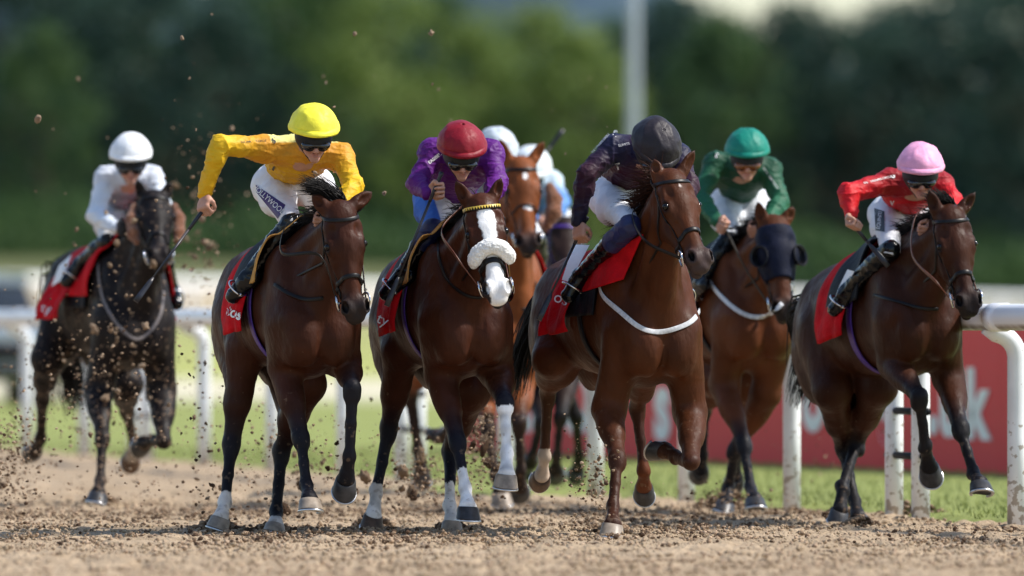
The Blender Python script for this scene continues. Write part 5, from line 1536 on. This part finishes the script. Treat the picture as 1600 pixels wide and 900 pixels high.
# ================================================================= horse of the pink-capped rider
def horse5():
    h = Horse(1440, 63.8, 20, dz=.01, pitch=.15, coat=(.038, .0120, .0055), leg=(.011, .010, .012), res=.009, seed=5)
    h.trunk()
    h.head((1488, 326), (1521, 489), .74, 1, 14, .64, ears=((1451, 295), (1524, 300)))
    h.foreleg(-1, (1398, 570), (1436, 620), (1446, 698), (1452, 731), .20, (1, -1, -1), hoofrot=15, toe=(.1, -1, -.1))
    h.foreleg(1, (1482, 590), (1500, 668), (1521, 738), (1531, 757), .16, (1, 1, 1), toe=(.3, -1, .2))
    h.hindleg(-1, (1318, 700), (1335, 782), (1341, 810), stifle=(1300, 610), fs=-.66, sg=(-1, 1, 1))
    h.hindleg(1, (1338, 690), (1317, 762), (1312, 800), stifle=(1372, 605), fs=-.55, sg=(-1, 1, 1))
    o = h.finish('dark bay racehorse farthest to the right with both forelegs off the ground')
    h.bridle(); h.mane(280, .13, -1, fore=500, foreL=.13, foredir=h.u*.8-h.l*.5)
    cloth_set(h, pad=False)
    h.tail([h.W(-1.20, 0, 1.42), h.W(-1.40, -.04, 1.38), h.P(1262, 560, -1.6), h.P(1244, 640, -1.7)], 420, .09, r=.006)
    J = dict(head=(1438, 266, .32), sr=(1390, 285, .04), sl=(1468, 288, .08), er=(1326, 301, .14), wr=(1330, 334, .20), el=(1490, 314, .22), wl=(1462, 352, .42),
             pelvis=(1410, 318, -.46), hr=(1386, 336, -.42), hl=(1436, 336, -.40), kr=(1392, 390, -.04), kl=(1455, 398, -.02),
             ar=(1324, 452, -.30), tr=(1304, 484, -.18), al=('L', -.34, .36, 1.36), tl=('L', -.22, .36, 1.28))
    r = Rider(h, J, 22, 4, helmet=(.80, .36, .55), jersey=(.56, .010, .016), breech=(.66, .68, .72), seed=6, sleeves=(.56, .010, .016), shoulder=(.26, .010, .016))
    r.hands(dict(kn=(.02, -.55, -.80), g=(-.55, -.35, .60), pn=(.5, -.5, 0)), dict(kn=(-.5, -.6, -.4), g=(.3, 0, .9), pn=None))
    r.finish('jockey in red silks and pink cap with dark goggles on the far right horse', cap_line=pm('cap_band_grey', (.05, .04, .06), .5, .3))
    whip(h.P(1323, 340, .20), h.P(1334, 352, .22), h.P(1388, 416, .34), 'short riding whip pointing down and inwards from the hand of the pink-capped jockey')
    h.reins({-1: [h.P(1462, 440, .85), h.P(1426, 400, .62), h.P(1428, 345, .5), h.P(1445, 322, .46)], 1: [h.P(1500, 360, .46)]}, mat=M_LEAB)
    h.pxstrap([(1364, 461), (1400, 470), (1440, 482), (1466, 483)], M_LEA, 'martingale', .018)
    patch_px([(1366, 325), (1382, 330), (1382, 362), (1368, 360)], r.Br, 64, .004, M_BLACKP, 'leg_patch', r.br)
    project_text('EQUINITI', 1374, 344, 6, math.radians(82), r.Br, 64, M_WHITE, 'lettering', r.br, .007, xs=.8)
    project_text('THE WINNERS CIRCLE', 1371, 281, 3.2, math.radians(14), r.Jy, 64, M_WHITE, 'lettering', r.jo, .004, bold=.01)
    project_text('S', 1396, 274, 9, math.radians(-10), r.Jy, 64, M_WHITE, 'emblem', r.jo, .004, bold=.04)
    project_text('V', 1394, 318, 7, 0, r.Jy, 64, M_WHITE, 'emblem', r.jo, .004, bold=.04)
    patch_px([(1310, 450), (1324, 421), (1335, 424), (1320, 452)], h.F, 64, .075, M_WHITE, 'number_panel', o)

# ================================================================= horse of the white-capped rider
def horse6():
    h = Horse(214, 70.4, 18, dz=.03, coat=(.0125, .0095, .0095), leg=(.014, .010, .009), res=.010, seed=6, mat=M_COAT_D)
    h.trunk()
    h.head((241, 296), (251, 405), .66, 1, 6, .62, ears=((214, 279), (267, 283)))
    h.foreleg(-1, (155, 610), (160, 683), (157, 750), (153, 773), .14, (1, 1, 1))
    h.foreleg(1, (252, 612), (256, 690), (238, 690), (226, 693), .18, (1, -1, -1), hoofrot=10, seglen=(.44, .30, .12))
    h.hindleg(-1, (66, 622), (64, 686), (54, 706), stifle=(76, 560), fs=-.80, sg=(-1, -1, -1), hoofrot=50)
    h.hindleg(1, (198, 640), (209, 695), (205, 714), stifle=(196, 600), fs=-.5, sg=(-1, -1, -1), sock=(.36, .30, .25), hm=M_HOOFB, hoofrot=15)
    o = h.finish('almost black racehorse spattered with sand, farthest to the left')
    h.bridle(); h.mane(240, .13, -1, fore=80, foreL=.10)
    for g in (-1, 1):
        tube_wool([h.H(.05, .118*g, -.09), h.H(.15, .140*g, -.10), h.H(.26, .135*g, -.115), h.H(.32, .12*g, -.12)], [.022, .036, .036, .024], M_WOOLB, 'cheek_sheepskin', o, 5+g)
    h.wrap(-.64, -.20, 1.8, .016, M_RED, 'saddle_cloth', flare=.10, amp=.035); h.wrap(-.42, .22, 1.40, .034, M_RED, 'front_cloth', amp=.014, slope=-.08)
    h.wrap(-.36, .04, 1.68, .024, M_BLACKC, 'saddle', amp=.004, thick=.012)
    h.tail([h.W(-1.22, 0, 1.42), h.W(-1.45, 0, 1.38), h.P(112, 590, -1.65), h.P(116, 645, -1.75)], 360, .09)
    J = dict(head=(204, 247, .30), sr=(166, 279, .04), sl=(236, 277, .08), er=(149, 336, .16), wr=(180, 356, .36), el=(256, 325, .22), wl=(238, 350, .42),
             pelvis=(190, 316, -.46), hr=(174, 334, -.42), hl=(220, 334, -.40), kr=(168, 378, -.04), kl=(250, 392, -.02),
             ar=(124, 412, -.30), tr=(104, 440, -.18), al=(270, 452, -.3), tl=(276, 474, -.18))
    r = Rider(h, J, 21, 2, helmet=(.80, .82, .84), jersey=(.20, .21, .26), breech=(.66, .68, .70), seed=7, sleeves=(.66, .72, .80), shoulder=(.62, .66, .74), res=.006)
    r.hands(dict(kn=(.7, -.6, -.1), g=(.2, 0, .9), pn=None), dict(kn=(-.5, -.6, -.4), g=(.3, 0, .9), pn=None), glove=(.01, .01, .012))
    r.finish('jockey in white and grey silks and white cap on the almost black horse', cap_line=pm('cap_band_blue', (.25, .45, .72), .5, .3))
    h.reins({-1: [h.P(222, 372, .6), h.P(190, 356, .46)], 1: [h.P(250, 350, .46)]})
    h.pxstrap([(153, 412), (155, 440), (162, 470), (178, 500), (200, 524), (218, 530), (238, 514), (252, 488), (256, 455)], M_GREYW, 'breastplate', .020)
    patch_px([(80, 448), (92, 415), (112, 397), (98, 436)], h.F, 70, .075, M_WHITE, 'number_panel', o)
    project_text('ty', 72, 482, 15, math.radians(-10), OnCloth(h), 70, M_WHITE, 'lettering', o, .075)

# ================================================================= chestnut horse in the second rank
def horse7():
    h = Horse(800, 70.2, 14, dz=.04, coat=(.175, .052, .016), leg=(.030, .018, .014), res=.010, seed=7, mat=M_COAT_D2)
    h.trunk()
    h.head((815, 248), (829, 391), .74, 1, 8, .63, ears=((779, 213), (852, 219)), muzz=(.020, .016, .017))
    h.foreleg(-1, (752, 610), (762, 668), (774, 740), (782, 772), .14, (1, 1, 1), hm=M_HOOFP)
    h.foreleg(1, (812, 600), (811, 660), (813, 735), (812, 762), .14, (1, -1, -1))
    h.hindleg(-1, (640, 612), (653, 700), (659, 738), stifle=(664, 560), fs=-.8, sg=(-1, -1, -1), hoofrot=50)
    h.hindleg(1, (718, 640), (692, 685), (682, 682), stifle=(730, 600), fs=-.6, sg=(-1, -1, -1), hoofrot=50)
    def marks(C, A, S, Nn, on, v):
        n = noise3(v, 50, 7)*.005
        C = only(C, sstep(.017+n-np.hypot((A-.115)*.7+(S-.012)*.5, (S-.010)*1.1-(A-.115)*.3), -.003, .003)*on, (.78, .76, .75))
        C = only(C, sstep(.030+n-np.hypot((A-.315)*2.4, (S-.012)), -.003, .003)*on, (.78, .76, .75))
        return C
    o = h.finish('chestnut racehorse with a white star and a brown sheepskin cheekpiece in the second rank', marks=marks)
    h.bridle(noseband=None)
    q = h.hloop(.30, np.linspace(-88, 88, 15), .006, -.09, tilt=.06); mb = MB(); mb.tube(q, 1, flat=(h.F.grad(q, .008), .012, .005)); mb.build('noseband', M_LEA, o)
    tube_wool([h.P(859, 292, .76), h.P(866, 312, .80), h.P(865, 334, .84), h.P(856, 352, .86)], [.026, .046, .048, .026], M_WOOLB, 'cheek_sheepskin', o, 9)
    h.mane(160, .12, -1, fore=70, foreL=.05); cloth_set(h, pad=False, girth=M_BLACKC)
    h.wrap(-.42, .10, 1.75, .034, M_RED, 'front_cloth', amp=.010)
    h.tail([h.W(-1.22, 0, 1.42), h.W(-1.42, 0, 1.35), h.W(-1.55, .05, 1.05), h.W(-1.6, .05, .7)], 100)
    J = dict(head=(776, 238, .30), sr=(746, 262, .04), sl=(806, 264, .08), er=(730, 305, .16), wr=(768, 335, .38), el=(824, 300, .22), wl=(806, 335, .42),
             pelvis=(764, 305, -.46), kr=('L', -.02, -.26, 1.60), kl=('L', -.02, .26, 1.60),
             ar=('L', -.34, -.36, 1.36), tr=('L', -.22, -.36, 1.28), al=('L', -.34, .36, 1.36), tl=('L', -.22, .36, 1.28))
    r = Rider(h, J, 35, 5, helmet=(.52, .58, .64), jersey=(.30, .34, .42), breech=(.66, .68, .72), seed=8, sleeves=(.30, .34, .42), res=.0075)
    r.hands(dict(kn=(.5, -.6, -.4), g=(.2, 0, .9), pn=None), dict(kn=(-.5, -.6, -.4), g=(.3, 0, .9), pn=None))
    r.finish('jockey in a pale grey cap half hidden behind the purple-sleeved jockey')
    h.reins({-1: [h.P(775, 345, .46)], 1: [h.P(812, 345, .46)]})
    h.pxstrap([(838, 440), (838, 455), (834, 472), (826, 482), (815, 484)], M_LEA, 'martingale', .02)

# ================================================================= dark horse behind
def horse8():
    h = Horse(866, 75.0, 14, dz=.02, coat=(.020, .010, .008), leg=(.012, .010, .010), res=.012, seed=8)
    h.trunk()
    h.head((884, 340), (893, 460), .64, 1, 10, .62, ears=((868, 322), (902, 322)))
    h.foreleg(-1, (842, 600), (846, 660), (832, 712), (828, 722), .14, (1, -1, -1), seglen=(.44, .30, .14))
    h.foreleg(1, (884, 590), (876, 650), (870, 712), (868, 736), .14, (1, -1, -1))
    h.hindleg(-1, (800, 640), (812, 700), (818, 728), sg=(-1, -1, -1))
    h.hindleg(1, (985, 660) if False else (900, 650), (905, 708), (902, 735), sg=(-1, -1, -1))
    o = h.finish('dark brown racehorse almost hidden between the chestnut and the black-capped jockey\'s horse')
    h.bridle(mat=M_PURPLE, noseband=None); h.mane(160, .12, -1, fore=0); cloth_set(h, pad=False, girth=M_BLACKC)
    h.tail([h.W(-1.22, 0, 1.42), h.W(-1.42, 0, 1.35), h.W(-1.55, .05, 1.05), h.W(-1.6, .05, .7)], 60)
    J = dict(head=(829, 264, .30), sr=(806, 285, .04), sl=(862, 285, .08), er=(800, 320, .16), wr=(838, 345, .38), el=(878, 315, .24), wl=(866, 345, .42),
             pelvis=(834, 318, -.46), kr=('L', -.02, -.26, 1.60), kl=('L', -.02, .26, 1.60),
             ar=('L', -.34, -.36, 1.36), tr=('L', -.22, -.36, 1.28), al=('L', -.34, .36, 1.36), tl=('L', -.22, .36, 1.28))
    r = Rider(h, J, 35, 8, helmet=(.74, .80, .84), jersey=(.10, .24, .55), breech=(.66, .68, .72), seed=9, sleeves=(.10, .24, .55), shoulder=(.60, .72, .78), res=.0075)
    r.hands(dict(kn=(.5, -.6, -.4), g=(.2, 0, .9), pn=None), dict(kn=(-.5, -.6, -.4), g=(.3, 0, .9), pn=None))
    r.finish('jockey in light blue silks and white cap seen only behind the chestnut horse\'s ear')
    h.reins({1: [h.P(872, 350, .46)], -1: [h.P(845, 350, .46)]})
    whip(h.P(836, 262, .20), h.P(846, 248, .20), h.P(880, 203, .24), 'whip with a grey flap sticking up beside the chestnut horse\'s ear, under the lamp column')
for f_ in (horse1, horse2, horse3, horse4, horse5, horse6, horse7, horse8): f_()
# ------------------------------------------------------------------ loose and flying sand
import bmesh
def lump(seed, mat, rough=.5):
    bm = bmesh.new(); bmesh.ops.create_icosphere(bm, subdivisions=3, radius=1)
    P = np.array([v.co[:] for v in bm.verts]); n = noise3(P+seed*7.3, 1.3, seed)*.55+noise3(P, 3.4, seed+1)*.32+noise3(P, 7, seed+2)*.14
    P2 = P*(.75+n*rough*1.5)[:, None]*np.array([1, .75, .8])
    for v, p in zip(bm.verts, P2): v.co = p
    me = bpy.data.meshes.new('flying_clod'); bm.to_mesh(me); bm.free(); me.materials.append(mat)
    me.polygons.foreach_set('use_smooth', [True]*len(me.polygons)); return me
lm = {'l': [lump(i, M_CLODL) for i in range(4)], 'm': [lump(i+10, M_CLOD) for i in range(4)], 'd': [lump(i+20, M_CLODD) for i in range(4)]}
rg = random.Random(42)
def clods(n, px, py, D, size, kinds, label, group, shape='u'):
    for i in range(n):
        if shape == 'g': a = rg.gauss((px[0]+px[1])/2, (px[1]-px[0])/4); b_ = rg.gauss((py[0]+py[1])/2, (py[1]-py[0])/4)
        else: a = rg.uniform(*px); b_ = rg.uniform(*py)
        d = rg.uniform(*D); p = px2w(a, b_, d)
        s_ = size[0]+(size[1]-size[0])*rg.random()**2.2
        if p[2] < s_*.6: p[2] = s_*.6
        o = bpy.data.objects.new('flying_clod', rg.choice(lm[rg.choice(kinds)])); COL.objects.link(o)
        o.location = p; o.rotation_euler = (rg.random()*6, rg.random()*6, rg.random()*6); o.scale = (s_*(.7+.7*rg.random()), s_, s_*(.6+.6*rg.random()))
        tag(o, label, 'clod of sand', group)
clods(46, (70, 290), (290, 680), (66.5, 69), (.009, .034), 'lm', 'pale clod of sand flying in front of the leftmost dark horse', 'clods flying in front of the leftmost horse', 'g')
clods(18, (0, 330), (560, 770), (64, 74), (.006, .026), 'md', 'brown clod of sand flying low around the legs of the leftmost dark horse', 'clods around the legs of the leftmost horse')
clods(16, (0, 50), (640, 790), (64, 70), (.008, .030), 'md', 'dark clod of sand kicked up at the lower left edge of the picture', 'clods at the lower left edge')
clods(34, (270, 360), (300, 440), (70, 84), (.010, .034), 'lm', 'pale blurred clod of sand flying between the two left jockeys, by the yellow sleeve', 'clods between the two left jockeys', 'g')
clods(26, (20, 760), (40, 330), (60, 74), (.008, .028), 'l', 'pale clod of sand flying high against the dark trees', 'clods high against the trees')
clods(8, (740, 960), (110, 280), (60, 75), (.004, .013), 'l', 'tiny pale clod of sand flying beside the lamp column against the trees', 'clods beside the lamp column')
clods(30, (280, 350), (520, 800), (60.5, 68), (.008, .028), 'md', 'dark clod of sand flying left of the hind legs of the yellow rider\'s horse', 'clods left of the yellow rider\'s horse')
clods(30, (380, 560), (640, 810), (62.5, 70), (.009, .045), 'md', 'dark clod of sand flying between and under the legs of the yellow rider\'s horse', 'clods under the yellow rider\'s horse', 'g')
clods(16, (555, 600), (450, 720), (63, 70), (.004, .018), 'md', 'small dark clod of sand flying between the yellow rider\'s and the purple rider\'s horses', 'clods between the yellow and purple riders\' horses')
clods(30, (600, 720), (650, 810), (64, 72), (.012, .050), 'md', 'dark clod of sand thrown up behind the hind legs of the purple rider\'s horse', 'clods behind the purple rider\'s horse', 'g')
clods(22, (720, 790), (640, 760), (63.5, 70), (.010, .050), 'md', 'dark clod of sand between the forelegs of the purple rider\'s horse', 'clods between the purple rider\'s horse\'s forelegs', 'g')
clods(24, (885, 960), (700, 820), (60, 63), (.005, .022), 'lm', 'crumb of sand spurting up left of the planted foreleg of the black-capped rider\'s horse', 'crumbs left of the planted foreleg', 'g')
# fine spray, nobody could count it
def grains(name, n, fn, smin, smax, mats, label, kind='stuff', cat='sand'):
    ico = [(0,0,1),(.89,0,.45),(.28,.85,.45),(-.72,.53,.45),(-.72,-.53,.45),(.28,-.85,.45),(.72,.53,-.45),(-.28,.85,-.45),(-.89,0,-.45),(-.28,-.85,-.45),(.72,-.53,-.45),(0,0,-1)]
    fc = [(0,1,2),(0,2,3),(0,3,4),(0,4,5),(0,5,1),(1,6,2),(2,7,3),(3,8,4),(4,9,5),(5,10,1),(6,7,2),(7,8,3),(8,9,4),(9,10,5),(10,6,1),(11,7,6),(11,8,7),(11,9,8),(11,10,9),(11,6,10)]
    ico = np.array(ico); rs = np.random.RandomState(len(name)+n); C = fn(n, rs); n = len(C)
    s = smin+(smax-smin)*rs.rand(n)**3
    J = ico[None]*(1+rs.uniform(-.45, .35, (n, 12, 1)))*np.array([1, 1, .8])
    vs = (C[:, None, :]+J*s[:, None, None]).reshape(-1, 3)
    fs = (np.array(fc)[None]+np.arange(n)[:, None, None]*12).reshape(-1, 3)
    me = bpy.data.meshes.new(name); fill_mesh(me, vs, fs)
    for m_ in mats: me.materials.append(m_)
    if len(mats) > 1: me.polygons.foreach_set('material_index', np.repeat(rs.randint(0, len(mats), n), 20).astype(np.int32))
    o = bpy.data.objects.new(name, me); COL.objects.link(o); tag(o, label, cat, kind=kind); return o
def spray(n, rs):
    out = []
    for cx_, cy_, sx_, sy_, D0, D1, w in ((165, 640, 90, 95, 64, 74, 2.2), (18, 735, 22, 45, 63, 70, 1.3), (320, 400, 50, 120, 64, 82, .7), (450, 730, 75, 60, 62, 70, 1.5), (655, 755, 45, 35, 64, 72, 1.6), (750, 690, 22, 50, 63, 70, 1.2), (925, 755, 22, 45, 60, 63, .5), (500, 780, 280, 22, 62, 72, .9), (1130, 780, 40, 14, 66, 70, .4), (1240, 640, 60, 80, 70, 75, .25)):
        k = int(n*w/10.25); a = rs.normal(cx_, sx_, k); b_ = rs.normal(cy_, sy_, k); d = rs.uniform(D0, D1, k)
        out.append(np.stack([(a-800)/FPX*d, d, np.maximum(.01, CAMH+(HOR-b_)/FPX*d)], 1))
    return np.concatenate(out)
grains('sand_spray', 8500, spray, .0018, .013, [M_CLODD, M_CLOD, M_CLODL], 'fine spray of sand thrown up around the hooves')
def loose(n, rs):
    D = 47+25*rs.rand(n)**1.1; x = rs.uniform(-2.9, 3.2, n)*D/60
    k = x < RX(D)+.05; D = D[k]; x = x[k]
    return np.stack([x, D, np.full(len(x), .004)+noise2(x, D*.7, 5.5, 3)*.012], 1)
grains('loose_sand', 23000, loose, .0035, .016, [M_CLODL, M_SAND, M_SAND, M_CLODL], 'loose crumbs of sand lying on the harrowed track')
def churned(n, rs):
    D = 57+12*rs.rand(n); x = rs.uniform(-3.2, 3.2, n); k = (x < RX(D)+.05) & (noise2(x, D*.35, 1.3, 21)+.35*rs.randn(n) > -.05); D = D[k]; x = x[k]
    return np.stack([x, D, np.full(len(x), .006)+noise2(x, D*.7, 5.5, 3)*.012], 1)
grains('churned_sand', 13000, churned, .004, .020, [M_CLOD, M_CLOD, M_CLODD], 'darker damp crumbs of sand churned up where the horses gallop')
def heaps(n, rs):
    out = []
    for cx_, cy_, w, h in ((340, 826, 26, .05), (425, 828, 22, .03), (583, 822, 25, .04), (705, 826, 20, .03), (957, 830, 22, .03), (1135, 796, 45, .09), (1315, 812, 28, .05), (1425, 806, 45, .06), (1345, 820, 20, .03), (155, 786, 22, .05)):
        D = FPX*CAMH/(cy_-HOR); k = n//10
        x = (cx_-800)/FPX*D+rs.normal(0, w/FPX*D*.6, k); y = D+rs.normal(0, .12, k)
        z = h*1.5*np.exp(-((x-(cx_-800)/FPX*D)/(w/FPX*D))**2)*rs.rand(k)
        out.append(np.stack([x, y, z], 1))
    return np.concatenate(out)
grains('kicked_sand', 2400, heaps, .006, .026, [M_CLOD, M_CLODD, M_CLOD], 'dark damp sand kicked into small heaps at the hooves')
